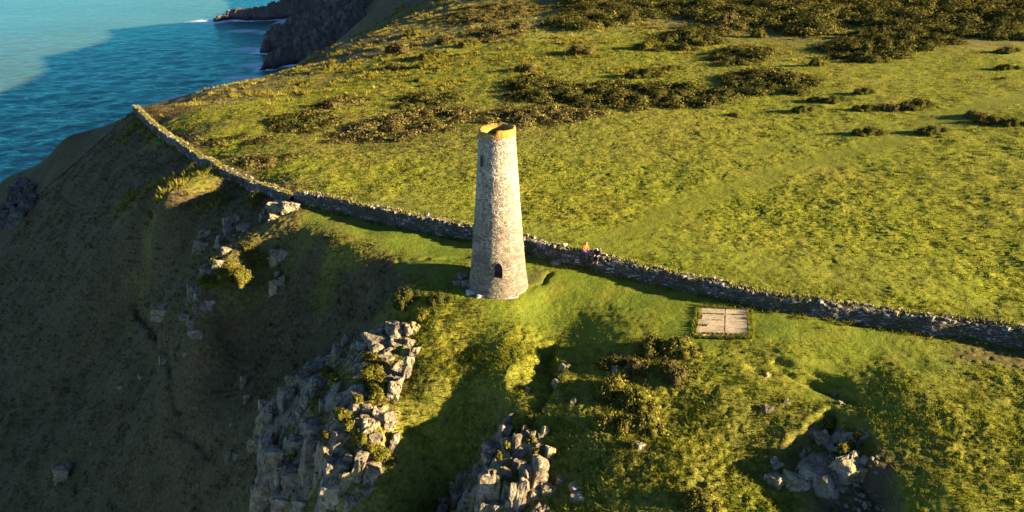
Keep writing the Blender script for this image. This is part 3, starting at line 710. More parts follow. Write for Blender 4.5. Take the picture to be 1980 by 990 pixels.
# ------------------------------------------------------------------ dry stone walls
def wall_material():
    m, nt, b = mat('dry_stone'); k = N(nt); uv = k.n('ShaderNodeUVMap').outputs[0]; p = k.gpos()
    dn = k.n('ShaderNodeTexNoise'); k.l(uv, dn.inputs['Vector']); dn.inputs['Scale'].default_value = 2.6; dn.inputs['Detail'].default_value = 4
    av = k.n('ShaderNodeVectorMath', operation='ADD'); k.l(uv, av.inputs[0]); sv_ = k.n('ShaderNodeVectorMath', operation='SCALE'); k.l(dn.outputs['Color'], sv_.inputs[0]); sv_.inputs['Scale'].default_value = .3; k.l(sv_.outputs[0], av.inputs[1])
    q = k.mapping(av.outputs[0], (3.0, 5.2, 1)); ed = k.voro(q, 1, 'DISTANCE_TO_EDGE')
    cc = k.n('ShaderNodeTexVoronoi'); k.l(q, cc.inputs['Vector']); cc.inputs['Scale'].default_value = 1
    sep = k.n('ShaderNodeSeparateColor'); k.l(cc.outputs['Color'], sep.inputs[0])
    n = k.noise(p, 5, 5, .7); n1 = k.noise(p, .5, 4)
    c = k.ramp(sep.outputs[0], [(0, (.035, .029, .020)), (.45, (.085, .071, .050)), (.75, (.16, .138, .104)), (1, (.38, .34, .27))])
    c = k.mix(k.math('MULTIPLY', n, .5), c, (.10, .09, .07))
    c = k.mix(k.ramp(ed, [(.02, .9), (.10, 0)]), c, (.020, .018, .013))
    c = k.mix(k.ramp(n1, [(.44, 0), (.60, .8)]), c, (.042, .040, .014))
    k.l(c, b.inputs['Base Color']); k.l(k.bump(k.ramp(ed, [(0, 0), (.2, 1)]), 1, .10), b.inputs['Normal']); return m
WALLM = wall_material()
CAPM = rock_material('coping_stone', (.07, .058, .042), (.17, .145, .11), (.30, .265, .21), (.24, .18, .05), .55)
def turfcap_material():
    m, nt, b = mat('wall_top_turf'); k = N(nt); n = k.noise(k.gpos(), 2.2, 5, .7)
    k.l(k.ramp(n, [(.3, (.045, .055, .010)), (.5, (.11, .10, .016)), (.7, (.19, .15, .045))]), b.inputs['Base Color']); k.l(k.bump(n, 1, .12), b.inputs['Normal']); return m
TURFCAP = turfcap_material()
WALL1 = [(265,213),(282,231),(302,250),(326,268),(352,285),(385,307),(420,330),(452,343),(482,355),(515,370),(548,383),(572,390)]
WALL2 = [(578,392),(610,396),(640,402),(690,414),(740,427),(800,440),(850,450),(910,460),(960,468),(1020,486),(1060,495),(1100,505),(1150,514),(1180,522),(1240,536),(1300,551),(1400,573),(1500,595),(1580,606),(1650,616),(1730,629),(1800,639),(1880,650),(1980,667),(2080,684),(2300,725)]
def resample(P, step):
    P = np.array(P); d = np.r_[0, np.cumsum(np.hypot(*np.diff(P[:, :2], axis=0).T))]
    t = np.arange(0, d[-1], step); return np.stack([np.interp(t, d, P[:, 0]), np.interp(t, d, P[:, 1])], 1), t
def build_wall(pxs, label, seed, hfun):
    raw = np.array([gh(*p)[:2] for p in pxs])
    c, t = resample(raw, .11)
    ker = np.hanning(23); ker /= ker.sum(); pad = 11
    for ax in (0, 1): c[:, ax] = np.convolve(np.pad(c[:, ax], pad, mode='reflect', reflect_type='odd'), ker, 'valid')
    c += np.stack([.12 * gnoise(t / 2.2, t * 0, seed), .12 * gnoise(t / 2.2, t * 0 + 5, seed)], 1)
    tg = np.gradient(c, axis=0); tg /= np.linalg.norm(tg, axis=1)[:, None]; nr = np.stack([tg[:, 1], -tg[:, 0]], 1)   # nr points to the viewer's side
    gz_ = ground_z(c[:, 0], c[:, 1]); k9 = np.ones(15) / 15; gz_ = np.convolve(np.pad(gz_, 7, mode='edge'), k9, 'valid')
    H = hfun(t, t[-1]) * (1 + .10 * fbm(t / 3, t * 0 + 3, seed + 1, 3))
    prof = [(-.62, -.7), (-.58, 0), (-.54, .25), (-.50, .5), (-.46, .75), (-.42, .95), (-.30, 1.03), (0, 1.06), (.30, 1.03), (.42, .95), (.45, .82), (.47, .70), (.50, .55), (.52, .42), (.54, .28), (.57, .14), (.60, 0), (.66, -.7)]
    root = tag(empty('stone_wall', (c[len(c) // 2, 0], c[len(c) // 2, 1], gz_[len(c) // 2])), label, 'stone wall', 'dry stone walls', 'thing')
    o = np.array(root.location); V = []; UV = []
    L = np.r_[0, np.cumsum([math.hypot(b[0] - a[0], (b[1] - a[1]) * 1.25) for a, b in zip(prof, prof[1:])])]
    for i, (s, h) in enumerate(prof):
        hz = np.where(h > 0, h * H, h); v = np.full(len(t), L[i])
        f1, f2, cid = cell(t * 2.3, v * 4.2, seed)
        dz = .06 * (cid - .5) + .05 * np.clip(f2 - f1, 0, .5)
        s2 = s * 1.0 + np.sign(s) * dz * (abs(s) > .2) * 1.6
        hz = hz + (.10 * (cid - .4) if h > .9 else 0)
        V.append(np.stack([c[:, 0] + nr[:, 0] * s2, c[:, 1] + nr[:, 1] * s2, gz_ + hz], 1) - o); UV.append(np.stack([t, v], 1))
    V = np.array(V).reshape(-1, 3); UV = np.array(UV).reshape(-1, 2)
    mesh_np('stone_face', V, grid_faces(len(t), len(prof)), WALLM, root, True, None, UV)
    # irregular coping stones and the turf growing between them
    rng = random.Random(seed); protos = [rock_mesh('coping', .42, .30, .26, 900 + i, 1, 10, 1) for i in range(8)]
    PV = [np.array([v.co[:] for v in m_.vertices]) for m_ in protos]; PF = [[tuple(p.vertices) for p in m_.polygons] for m_ in protos]
    for m_ in protos: bpy.data.meshes.remove(m_)
    CV, CF, n0 = [], [], 0; TV, TF, n1 = [], [], 0
    i = 0
    while i < len(t) - 3:
        topz = gz_[i] + H[i] * 1.04
        turf = float(fbm(np.array([t[i] / 4.0]), np.array([seed * 1.0]), 13, 3)[0])
        for side in ((.30, -.30) if rng.random() < .7 else (rng.uniform(-.3, .3),)):
            j = rng.randrange(8); sc = rng.uniform(.4, 1.1); a = rng.uniform(0, 6.28)
            if rng.random() < (.6 if turf > .1 else .25): continue
            ca, sa = math.cos(a), math.sin(a); P = PV[j] * sc * np.array((1, 1, rng.uniform(.8, 1.5)))
            P = np.stack([P[:, 0] * ca - P[:, 1] * sa, P[:, 0] * sa + P[:, 1] * ca, P[:, 2]], 1)
            P = P + np.array((c[i, 0] + nr[i, 0] * side, c[i, 1] + nr[i, 1] * side, topz + rng.uniform(-.05, .08))) - o
            CV.append(P); CF += [tuple(q + n0 for q in f) for f in PF[j]]; n0 += len(P)
        if turf > -.45:
            for _ in range(16 if turf > .1 else 9):
                s = rng.uniform(-.42, .30); q = min(len(t) - 1, i + rng.randrange(4)); b0 = np.array((c[q, 0] + nr[q, 0] * s, c[q, 1] + nr[q, 1] * s, topz - .05)) - o
                for __ in range(3):
                    a = rng.uniform(0, 6.28); h = rng.uniform(.14, .34); w_ = .05; d = np.array((math.cos(a), math.sin(a), 0))
                    TV += [b0 - d * w_, b0 + d * w_, b0 + np.array((-d[1] * .12 + rng.uniform(-.1, .1), d[0] * .12 + rng.uniform(-.1, .1), h))]; TF.append((n1, n1 + 1, n1 + 2)); n1 += 3
        i += rng.randint(3, 5)
    me = bpy.data.meshes.new('coping_stones'); me.from_pydata(np.concatenate(CV).tolist(), [], CF); me.materials.append(CAPM)
    oc = bpy.data.objects.new('coping_stones', me); COL.objects.link(oc); oc.parent = root; oc['kind'] = 'stuff'
    if TV:
        ot = mesh_np('turf_cap', np.array(TV), np.array(TF), TURFCAP, root, False); ot['kind'] = 'stuff'
    return c, gz_, H, nr
w1 = build_wall(WALL1, 'dry stone wall climbing from the cliff edge above the sea to the pale rock ledge', 300, lambda t, L: np.full(t.shape, .62))
w2 = build_wall(WALL2, 'long dry stone wall passing behind the tower, two people seated on it', 400, lambda t, L: 1.0 + .12 * np.sin(t / 9))

# ------------------------------------------------------------------ concrete slab
def slab_material():
    m, nt, b = mat('weathered_concrete'); k = N(nt); p = k.gpos()
    n = k.noise(p, 1.6, 7, .7); n2 = k.noise(p, 9, 5, .7); n3 = k.noise(k.mapping(p, (.6, 2.6, 1), (0, 0, R(-4))), 1.2, 6, .7)
    c = k.ramp(n, [(.3, (.19, .142, .080)), (.5, (.30, .232, .138)), (.7, (.36, .29, .185))])
    c = k.mix(k.ramp(n2, [(.35, .6), (.5, 0)]), c, (.12, .09, .06))
    c = k.mix(k.ramp(n3, [(.56, 0), (.64, .85)]), c, (.09, .068, .035))
    k.l(c, b.inputs['Base Color']); k.l(k.bump(n2, .5, .03), b.inputs['Normal']); return m
SLABM = slab_material(); MOSSM = plain('moss', (.075, .075, .014), 1, .5, 9)
cn = [gh(*q) for q in ((1352, 595), (1447, 600), (1451, 653), (1344, 651))]
sc_ = sum(cn) / 4; cn = [np.array(q) for q in cn]
gg = np.array([[x, y, 1.0, float(ground_z(x, y))] for u in np.linspace(0, 1, 7) for v in np.linspace(0, 1, 5) for x, y in [((cn[0] * (1 - u) + cn[1] * u) * (1 - v) + (cn[3] * (1 - u) + cn[2] * u) * v)[:2]]])
pl = np.linalg.lstsq(gg[:, :3], gg[:, 3], rcond=None)[0]; lift = np.max(gg[:, 3] - gg[:, :3] @ pl) + .03
ztop = float(pl @ np.array((sc_[0], sc_[1], 1.0))) + lift
slab = tag(empty('concrete_slab', (sc_[0], sc_[1], ztop - .4)), 'low rectangular weathered concrete slab with mossy cracks, on the turf below the wall', 'concrete slab')
def lerp2(u, v):
    a = cn[0] * (1 - u) + cn[1] * u; b = cn[3] * (1 - u) + cn[2] * u; q = a * (1 - v) + b * v; return q[0] - sc_[0], q[1] - sc_[1]
def tiltz(o):
    for v in o.data.vertices: v.co.z += pl[0] * v.co.x + pl[1] * v.co.y
    return o
for u0, u1 in ((0, .5285), (.5310, .955)):
    for v0, v1 in ((.04, .2395), (.2415, .92)):
        bm = bmesh.new(); rng = random.Random(int(u0 * 100 + v0 * 10)); pts = []
        for (ua, va, ub, vb) in ((u0, v0, u1, v0), (u1, v0, u1, v1), (u1, v1, u0, v1), (u0, v1, u0, v0)):
            for i in range(12):
                t = i / 12; pts.append((ua + (ub - ua) * t + rng.uniform(-.006, .006), va + (vb - va) * t + rng.uniform(-.008, .008)))
        top = [bm.verts.new((*lerp2(*q), .40)) for q in pts]; bot = [bm.verts.new((*lerp2(*q), -.5)) for q in pts]
        ft = bm.faces.new(top)
        for i in range(len(pts)): j = (i + 1) % len(pts); bm.faces.new((top[i], bot[i], bot[j], top[j]))
        bmesh.ops.recalc_face_normals(bm, faces=bm.faces)
        bmesh.ops.bevel(bm, geom=list(ft.edges), offset=.03, segments=2, affect='EDGES')
        tiltz(mesh_bm('slab_panel', bm, SLABM, slab))
def strip(name, u0, u1, v0, v1, z, m_, seed):
    bm = bmesh.new(); rng = random.Random(seed); n = 26
    V = [[None] * 4 for _ in range(n)]
    lenu = (u1 - u0) > (v1 - v0)
    for i in range(n):
        for j, h in enumerate((-.5, z, z, -.5)):
            t = i / (n - 1); s_ = (0, .12, .88, 1)[j]
            u, v = (u0 + (u1 - u0) * t, v0 + (v1 - v0) * s_) if lenu else (u0 + (u1 - u0) * s_, v0 + (v1 - v0) * t)
            x, y = lerp2(u + rng.uniform(-.006, .006), v + rng.uniform(-.01, .01)); V[i][j] = bm.verts.new((x, y, h + rng.uniform(-.03, .03)))
    for i in range(n - 1):
        for j in range(3): bm.faces.new((V[i][j], V[i + 1][j], V[i + 1][j + 1], V[i][j + 1]))
    bmesh.ops.recalc_face_normals(bm, faces=bm.faces); return tiltz(mesh_bm(name, bm, m_, slab))
EDGEM = plain('broken_kerb', (.26, .19, .11), .95, .5, 7)
strip('edge_kerb', .962, 1.0, .0, 1.0, .38, EDGEM, 1); strip('edge_kerb', .0, .96, .93, 1.0, .36, EDGEM, 2); strip('edge_kerb', .05, .96, -.01, .03, .385, EDGEM, 3)
strip('moss_strip', .02, .5, .225, .262, .425, MOSSM, 4); strip('moss_strip', .72, .92, .22, .262, .42, MOSSM, 5); strip('moss_strip', .15, .95, .90, .945, .415, MOSSM, 6); strip('moss_strip', .02, .2, .62, .70, .418, MOSSM, 7); strip('moss_strip', .30, .48, .45, .475, .42, MOSSM, 8); strip('moss_strip', .0, .10, .30, .46, .43, MOSSM, 9)

# ------------------------------------------------------------------ loose boulders
SMALL = [(45,665,750,95,'pale rock lying on the dark slope, left of the rib of rocks',300,350,2.828),
 (265,315,385,90,'lower of two pale boulders above the rib of rocks, on the shaded slope',300,350,2.828),(270,258,312,60,'upper darker of two boulders above the rib of rocks, on the shaded slope',300,350,2.828),
 (240,822,845,90,'flat pale rock slab lying just below the rib of rocks',300,350,2.828),
 (245,800,868,60,'lone grey boulder low on the dark slope, farthest down left',0,480,1.942),
 (625,392,428,50,'slanted pale stone beside the sunken track on the dark slope',0,480,1.942),
 (1130,715,760,70,'small tilted pale stone topping the boulder pair right of the jagged crag',820,760,4.303),(1255,750,835,100,'rounded pale boulder beside the jagged crag, upper of a pair on the grass',820,760,4.303),(1275,825,905,100,'grey boulder with dark side, lower of a pair beside the jagged crag',820,760,4.303),
 (800,920,975,45,'pale stone at the bottom of the rubble-strewn hollow beside the tor',1440,700,3.414),(790,620,690,75,'brownish rock in the shaded hollow just right of the tor',1440,700,3.414),(640,820,860,65,'grey stone lying at the foot of the tor',1440,700,3.414),
 (150,80,102,38,'pale stone on the turf ledge above the tor hollow',1440,700,3.414),(590,198,243,38,'upright sunlit stone on the curving turf bank above the tor',1440,700,3.414),(635,262,290,42,'pale flat stone in shadow under the turf bank above the tor',1440,700,3.414),
 (140,300,335,65,'grey stone in grass to the left of the tor hollow, largest there',1440,700,3.414),(270,243,275,40,'grey stone in heather above the tor hollow, left side',1440,700,3.414),
 (1075,655,690,45,'elongated pale stone in rough grass below the gorse clump',800,590,2.475),(760,440,475,24,'narrow pink-grey stone on the bank by the dark gully',800,590,2.475),(545,390,420,22,'pointed pale stone at the left edge of the dark gully',800,590,2.475),(965,285,320,45,'pale rock poking from grass among the gorse clump',800,590,2.475),(720,280,310,40,'grey rock in the dark gully, on its upper right side',800,590,2.475),(690,350,390,45,'rock on the right bank of the dark gully',800,590,2.475),
 (580,733,752,40,'small grey stone on the turf between tower and seated people',840,210,2.475)]
for a, t, b, w_, lab, x0, y0, kk in SMALL:
    q = zoomed([(a, t, b, w_)], x0, y0, kk)[0]; o = block_at('boulder', *q, random.Random(int(a)).choice([ROCK, ROCKC]), None, sink=.4); tag(o, lab, 'rock', 'loose rocks on the headland')
for a, t, b, w_ in ((610,355,375,20),(535,470,486,26),(455,508,526,22),(482,515,526,12),(265,588,606,13),(345,724,736,14),(550,178,189,16),(915,472,526,22),(930,543,576,24),(870,654,666,13),(955,698,750,42),(890,763,786,26),(860,753,800,22),(745,879,893,14),(715,884,898,14),(960,878,916,26),(905,812,825,14),(700,392,402,24)):
    q = zoomed([(a, t, b, w_)], 0, 480, 1.942)[0]; o = block_at('stone', *q, ROCK, None, sink=.4); tag(o, 'small pale stone scattered on the dark shaded slope', 'stone', 'small stones on the shaded slope')
for px, py, w_, h in ((915,566,36,8),(938,571,30,8),(962,573,40,9),(985,572,30,7)):
    B = gh(px, py); me = rock_mesh('footing_slab', .042 * w_, .8, .34, px, .7); me.materials.append(PALE); o = bpy.data.objects.new('footing_slab', me); COL.objects.link(o); o.location = (B[0], B[1], B[2] + .02)
    tag(o, 'flat pale footing stone laid at the front of the tower base', 'stone', 'footing stones at the tower base')
for i, (px, py, w_, h) in enumerate(((893,543,18,9),(884,552,14,8),(902,556,20,8),(897,535,11,6))):
    o = block_at('rubble_stone', px, py - h, py, w_, ROCK, None); tag(o, 'grey rubble stone in the shadow left of the tower base', 'stone', 'rubble beside the tower')

# ------------------------------------------------------------------ leaf-clump plants
def gorse_material(name, lo, mid, hi, tip, thru=.15):
    m, nt, b = mat(name); k = N(nt); t = k.attr('tone'); p = k.gpos(); n = k.noise(p, .35, 5, .65)
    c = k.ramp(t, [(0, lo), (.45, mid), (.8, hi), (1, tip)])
    c = k.mix(k.ramp(n, [(.4, 0), (.65, .55)]), c, tuple(x * .8 + y * .2 for x, y in zip(lo, (.10, .06, .02))))
    df = k.n('ShaderNodeBsdfDiffuse'); tl = k.n('ShaderNodeBsdfTranslucent'); mx_ = k.n('ShaderNodeMixShader'); mx_.inputs[0].default_value = thru
    for q_ in (df, tl): k.l(c, q_.inputs['Color'])
    k.l(df.outputs[0], mx_.inputs[1]); k.l(tl.outputs[0], mx_.inputs[2]); k.l(mx_.outputs[0], nt.nodes['Material Output'].inputs['Surface']); nt.nodes.remove(b); return m
GORSE = gorse_material('gorse_leaves', (.018, .021, .005), (.046, .046, .010), (.090, .077, .016), (.17, .125, .028))
GORSEB = gorse_material('brown_scrub', (.028, .025, .008), (.075, .063, .018), (.14, .11, .032), (.21, .16, .05))
GORSEY = gorse_material('pale_gorse', (.032, .033, .006), (.080, .073, .012), (.15, .12, .020), (.26, .19, .03))
DRYGRASS = gorse_material('dry_tussock', (.055, .050, .012), (.14, .11, .028), (.24, .18, .05), (.36, .27, .10))
def clumps(lumps, density, leaf, seed, droop=0.0):
    """lumps: (x,y,z,rx,ry,rz).  Small leaf faces spread through the outer shell of every lump, over a ragged dark core."""
    rng = np.random.default_rng(seed); Vs, Fs, Ts, n0 = [], [], [], 0
    for (x, y, z, rx, ry, rz) in lumps:
        m = int(density * (rx * ry + rx * rz + ry * rz) * 2.1) + 10
        th = rng.uniform(0, 2 * np.pi, m); cz = rng.uniform(-.25, 1, m) ; sz = np.sqrt(np.clip(1 - cz * cz, 0, 1))
        d = np.stack([sz * np.cos(th), sz * np.sin(th), cz], 1)
        bumpy = 1 + .22 * np.sin(d[:, 0] * 5 + x * 3 + seed) * np.cos(d[:, 1] * 6 + y * 2) + .12 * np.sin(d[:, 2] * 9 + x)
        rr = (bumpy * rng.uniform(.72, 1.08, m))[:, None]
        c = d * np.array((rx, ry, rz)) * rr + np.array((x, y, z))
        nrm = d + rng.normal(0, .30, (m, 3)); nrm /= np.linalg.norm(nrm, axis=1)[:, None]
        a = np.cross(nrm, rng.normal(0, 1, (m, 3))); a /= np.linalg.norm(a, axis=1)[:, None]; b = np.cross(nrm, a)
        s = leaf * rng.uniform(.55, 1.35, m)[:, None]
        q = np.stack([c - a * s, c + b * s * .7 + nrm * s * .3, c + a * s, c - b * s * .7 + nrm * s * .3], 1)
        Vs.append(q.reshape(-1, 3)); F = (np.arange(m) * 4)[:, None] + np.arange(4)[None] + n0; Fs.append(F); n0 += m * 4
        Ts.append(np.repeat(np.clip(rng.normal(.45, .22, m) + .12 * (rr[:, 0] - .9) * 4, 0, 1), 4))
        # core
        nu, nv = 12, 7; uu, vv = np.meshgrid(np.linspace(0, 2 * np.pi, nu), np.linspace(-.3, np.pi / 2, nv))
        dd = np.stack([np.cos(vv) * np.cos(uu), np.cos(vv) * np.sin(uu), np.sin(vv)], -1).reshape(-1, 3)
        bp = .78 + .16 * np.sin(dd[:, 0] * 5 + x * 3 + seed) * np.cos(dd[:, 1] * 6 + y * 2)
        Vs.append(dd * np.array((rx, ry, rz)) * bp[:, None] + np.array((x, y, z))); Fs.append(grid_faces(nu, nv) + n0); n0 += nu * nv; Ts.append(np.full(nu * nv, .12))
    return np.concatenate(Vs), np.concatenate(Fs), np.concatenate(Ts)
def bush_proto(seed, nl, sx_, sy_, sz_, material, name, leaf=.075, dens=55):
    rng = random.Random(seed); L = [(0, 0, 0, sx_ * .34, sy_ * .36, sz_ * .9)]
    for i in range(nl):
        a = rng.uniform(0, 6.28); r = rng.uniform(.3, .75); k_ = rng.uniform(.22, .42)
        L.append((math.cos(a) * r * sx_ * .5, math.sin(a) * r * sy_ * .5, -.05, sx_ * k_ * .6, sy_ * k_ * .65, sz_ * rng.uniform(.45, .85)))
    V, F, T = clumps(L, dens, leaf, seed)
    o = mesh_np(name, V, F, material, None, False, dict(tone=T)); return o
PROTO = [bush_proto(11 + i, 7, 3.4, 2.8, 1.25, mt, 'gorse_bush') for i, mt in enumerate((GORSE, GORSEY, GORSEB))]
used = set()
def bush(px, py, wpx, hpx, kind, label, name='gorse_bush', group='gorse bushes scattered over the headland', cat='bush'):
    B = gh(px, py); depth = (B - CAM) @ np.array((0, cp, -sp)); s = FPX / depth; w_ = wpx / s
    kind = (0, 0, 1, 2)[kind]; pr = PROTO[kind]
    if kind in used: o = pr.copy(); COL.objects.link(o)
    else: o = pr; used.add(kind)
    rng = random.Random(int(px * 7 + py)); el = math.atan2(CAM[2] - B[2], np.hypot(B[0] - CAM[0], B[1] - CAM[1]))
    h = min(max((hpx / s - .55 * w_ * math.sin(el)) / math.cos(el), .32 * w_), .75 * w_)
    k_ = w_ / 3.2; o.name = name
    o.location = (B[0], B[1] + w_ * .3, float(ground_z(B[0], B[1] + w_ * .3)) - .06); o.scale = (k_, k_, h / 1.3); o.rotation_euler = (0, 0, rng.uniform(-.5, .5) + (3.1416 if rng.random() < .5 else 0))
    return tag(o, label, cat, group)
BUSHES = [
 (1810,262,62,22,0,'lone dark round bush on the open field beside the mown track'),
 (1690,263,62,16,0,'low flat bush on the field, just left of the lone round bush'),
 (1555,219,42,22,0,'small bush under the row of low bushes, far right field, leftmost'),
 (1585,198,42,18,0,'bush at the left end of the pair below the oval thicket'),(1618,200,52,22,0,'bush at the right end of the pair below the oval thicket'),
 (1678,183,40,20,0,'single bush above the row of three low bushes on the far field'),
 (1425,226,30,8,3,'tiny brown bush at the right tip of the long dark thicket'),
 (1684,216,52,22,0,'left bush in the row of three low bushes'),(1726,216,54,22,3,'middle bush in the row of three low bushes'),(1785,212,72,18,0,'right, widest bush in the row of three low bushes'),
 (1892,232,54,24,3,'left bush of the dark group at the right edge of the field'),(1928,240,60,24,0,'middle bush of the dark group at the right edge of the field'),(1968,246,56,26,0,'bush of the dark group touching the right edge of the picture'),
 (1955,136,46,14,0,'low bush near the right edge, second below the hilltop scrub'),(1957,104,52,14,0,'low bush near the right edge, just below the hilltop scrub'),(1583,128,32,24,2,'small pale bush standing alone below the big hillside thicket'),(1942,154,22,7,0,'tiny bush with a long shadow near the right edge'),
 (1470,74,32,24,2,'small pale bush above the rounded thicket, on the hillside'),
 (640,138,46,28,2,'yellowish bush nearest the cliff edge on the far slope'),(772,104,62,32,3,'brown bush on the far slope, at the top of the diagonal line'),(832,116,62,24,2,'yellowish bush right of the diagonal line on the far slope'),(760,138,58,22,3,'brown bush halfway down the diagonal line on the far slope'),
 (812,158,32,16,2,'small yellow bush below the diagonal line on the far slope'),(826,132,46,20,2,'yellow bush in the middle of the far slope'),(800,72,42,24,2,'yellow bush high on the far slope by the cliff edge'),(858,84,60,24,3,'wide brown bush high on the far slope'),(905,92,50,24,2,'yellow bush under the brown scrub on the far slope'),
 (960,70,56,26,3,'brown bush below the upper left scrub'),(1010,58,60,26,3,'brown bush between the two upper scrub patches'),(1066,50,44,24,2,'green bush beside the upper scrub, right of the tower line'),(1022,140,56,14,3,'pale dry bush directly above the long dark thicket'),
 (1122,108,66,22,3,'lone brown domed bush on the far slope right of the tower'),(1255,96,60,30,2,'sunlit bush at the left foot of the hillside scrub'),(1255,152,74,26,0,'dark bush in the gap above the long thicket'),(1300,138,44,18,0,'dark bush above the long thicket, right of the gap'),
 (595,165,40,12,2,'low bush at the cliff edge left of the yellowish bush'),(700,196,44,18,0,'dark bush above the left scrub band'),(560,305,34,16,0,'dark bush on the field by the brown patch near the wall'),(520,318,44,18,3,'brown bush on the field edge near the wall'),
 (495,398,44,30,2,'sunlit yellow bush beside the wall, above the pale rock ledge'),(592,388,50,20,3,'brown tuft growing on the wall end by the pale rock ledge'),
 (459,552,46,56,2,'tall sunlit yellow bush on top of the rock rib'),(496,522,50,32,2,'sunlit bush between the rock rib and the bank'),(424,574,46,30,2,'low sunlit bush leaning on the big boulder of the rib'),(480,494,34,24,2,'small bush above the rock rib, in half shade'),
 (785,600,56,48,0,'dark green bush left of the tower foot, above the crag'),(848,592,50,30,0,'low dark bush just below the tower foot'),(820,618,40,24,2,'sunlit tuft between the tower foot and the crag'),
 (1258,692,62,56,2,'left of two shaggy bushes below the concrete slab'),(1318,694,78,60,2,'right of two shaggy bushes below the concrete slab'),
 (1190,776,76,66,2,'upper left dark gorse bush of the clump in the rough grass'),(1238,800,80,66,2,'yellow gorse bush in the middle of the clump'),(1256,846,74,72,2,'rounded gorse bush at the lower right of the clump'),(1178,834,56,54,2,'tufted bush at the lower left of the clump'),(1214,838,50,54,2,'brown bush between the two lower bushes of the clump'),
 (1300,742,66,54,3,'brown bush above the clump, below the shaggy pair'),(1190,716,60,36,0,'low dark bush at the top of the gorse clump'),(1232,728,60,42,3,'brown tuft at the top right of the gorse clump'),
 (1362,998,84,62,2,'shaggy dry bush cut by the bottom edge'),(1225,868,26,26,2,'small tuft on its own below the gorse clump'),
]
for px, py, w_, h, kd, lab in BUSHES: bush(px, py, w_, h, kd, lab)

THICK = [
 ('long dark gorse thicket across the slope, right of the tower top', GORSE, 1.0, [(985,160),(1040,143),(1075,158),(1110,166),(1200,160),(1300,165),(1400,175),(1432,193),(1390,207),(1290,208),(1200,212),(1100,204),(1010,200),(975,185)]),
 ('scrub band behind the tower, reaching to its left', GORSEB, .8, [(640,260),(700,240),(760,220),(850,210),(925,208),(918,243),(850,258),(770,272),(700,279),(630,277)]),
 ('scrub band behind the tower, reaching to its right', GORSEB, .8, [(930,218),(1000,206),(1090,211),(1185,218),(1172,233),(1100,239),(1020,244),(940,242)]),
 ('small scrub patch at the left end of the scrub bands', GORSE, .7, [(515,241),(560,220),(650,220),(665,242),(600,256),(530,251)]),
 ('low tawny scrub on the field beside the wall, upper patch', GORSEB, .45, [(385,279),(450,266),(530,259),(520,272),(440,285),(390,291)]),
 ('low brown scrub on the field beside the wall, lower patch', GORSEB, .45, [(440,314),(500,304),(550,299),(570,308),(530,322),(450,332)]),
 ('oval gorse thicket at the right end of the long dark thicket', GORSE, 1.2, [(1410,148),(1470,136),(1540,143),(1600,156),(1590,168),(1540,187),(1440,187),(1405,170)]),
 ('rounded gorse thicket on the slope above the oval one', GORSE, 1.2, [(1382,103),(1430,90),(1510,97),(1506,109),(1450,127),(1390,127)]),
 ('gorse thicket at the left foot of the hillside scrub', GORSE, 1.5, [(1255,92),(1295,68),(1340,54),(1395,58),(1392,84),(1340,98),(1275,100)]),
 ('tall brown leafless thicket on the upper hillside', GORSEB, 2.0, [(1375,48),(1410,38),(1450,46),(1448,62),(1400,66)]),
 ('broad gorse thicket spreading over the hillside at upper right', GORSE, 1.4, [(1590,92),(1650,64),(1720,62),(1850,54),(1985,44),(1990,78),(1900,76),(1830,90),(1760,108),(1700,126),(1620,118)]),
 ('brown scrub patch on the far slope, right of the diagonal bushes', GORSEB, .9, [(905,62),(960,50),(1010,52),(1000,72),(940,84)]),
 ('small scrub patch on the slope just above the left scrub bands', GORSEB, 1.0, [(590,218),(640,195),(690,190),(704,207),(650,216)]),
 ('ragged scrub patch on the slope above the left half of the scrub bands', GORSE, .9, [(735,212),(790,190),(850,182),(905,188),(880,203),(800,208)]),
 ('brown scrub at the top edge, left of the hilltop scrub', GORSEB, 1.0, [(850,38),(905,14),(1000,4),(1060,16),(1000,36),(910,50)]),
]
def thicket(poly, hgt, seed, material, name, dens=24, leaf=.14, step=2.1):
    P = [gh(*q) for q in poly]; xs = [p[0] for p in P]; ys = [p[1] for p in P]; rng = random.Random(seed); L = []
    area = abs(sum(P[i][0] * P[(i + 1) % len(P)][1] - P[(i + 1) % len(P)][0] * P[i][1] for i in range(len(P)))) / 2
    st = max(step, math.sqrt(area / 700)); leaf = leaf * max(1, st / step) ** .5; dens = dens / max(1, st / step)
    x = min(xs)
    while x < max(xs):
        y = min(ys)
        while y < max(ys):
            qx, qy = x + rng.uniform(-.6, .6) * st, y + rng.uniform(-.6, .6) * st
            if inside(np.array([qx]), np.array([qy]), P)[0] and gnoise(np.array([qx / 5.0]), np.array([qy / 4.0]), seed)[0] > -.62:
                e = float(seg_dist(np.array([qx]), np.array([qy]), P, True)[0])
                g = hgt * (.45 + .55 * min(1, e / 3)) * rng.uniform(.5, 1.4) * (1 + .35 * float(gnoise(np.array([qx / 3.5]), np.array([qy / 3.5]), 5)[0]))
                r_ = st * rng.uniform(.55, 1.1)
                L.append((qx, qy, float(ground_z(qx, qy)) - .1, r_, r_ * rng.uniform(.8, 1.2), max(g, .35)))
            y += st
        x += st
    c = np.array((np.mean(xs), np.mean(ys), float(ground_z(np.mean(xs), np.mean(ys)))))
    L = [(a - c[0], b - c[1], z - c[2], d, e, f) for a, b, z, d, e, f in L]
    V, F, T = clumps(L, dens, leaf, seed); o = mesh_np(name, V, F, material, None, False, dict(tone=T)); o.location = c; return o
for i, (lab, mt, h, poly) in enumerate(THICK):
    tag(thicket(poly, h, 500 + i, mt, 'gorse_thicket'), lab, 'thicket', 'gorse thickets on the hillside', 'thing')
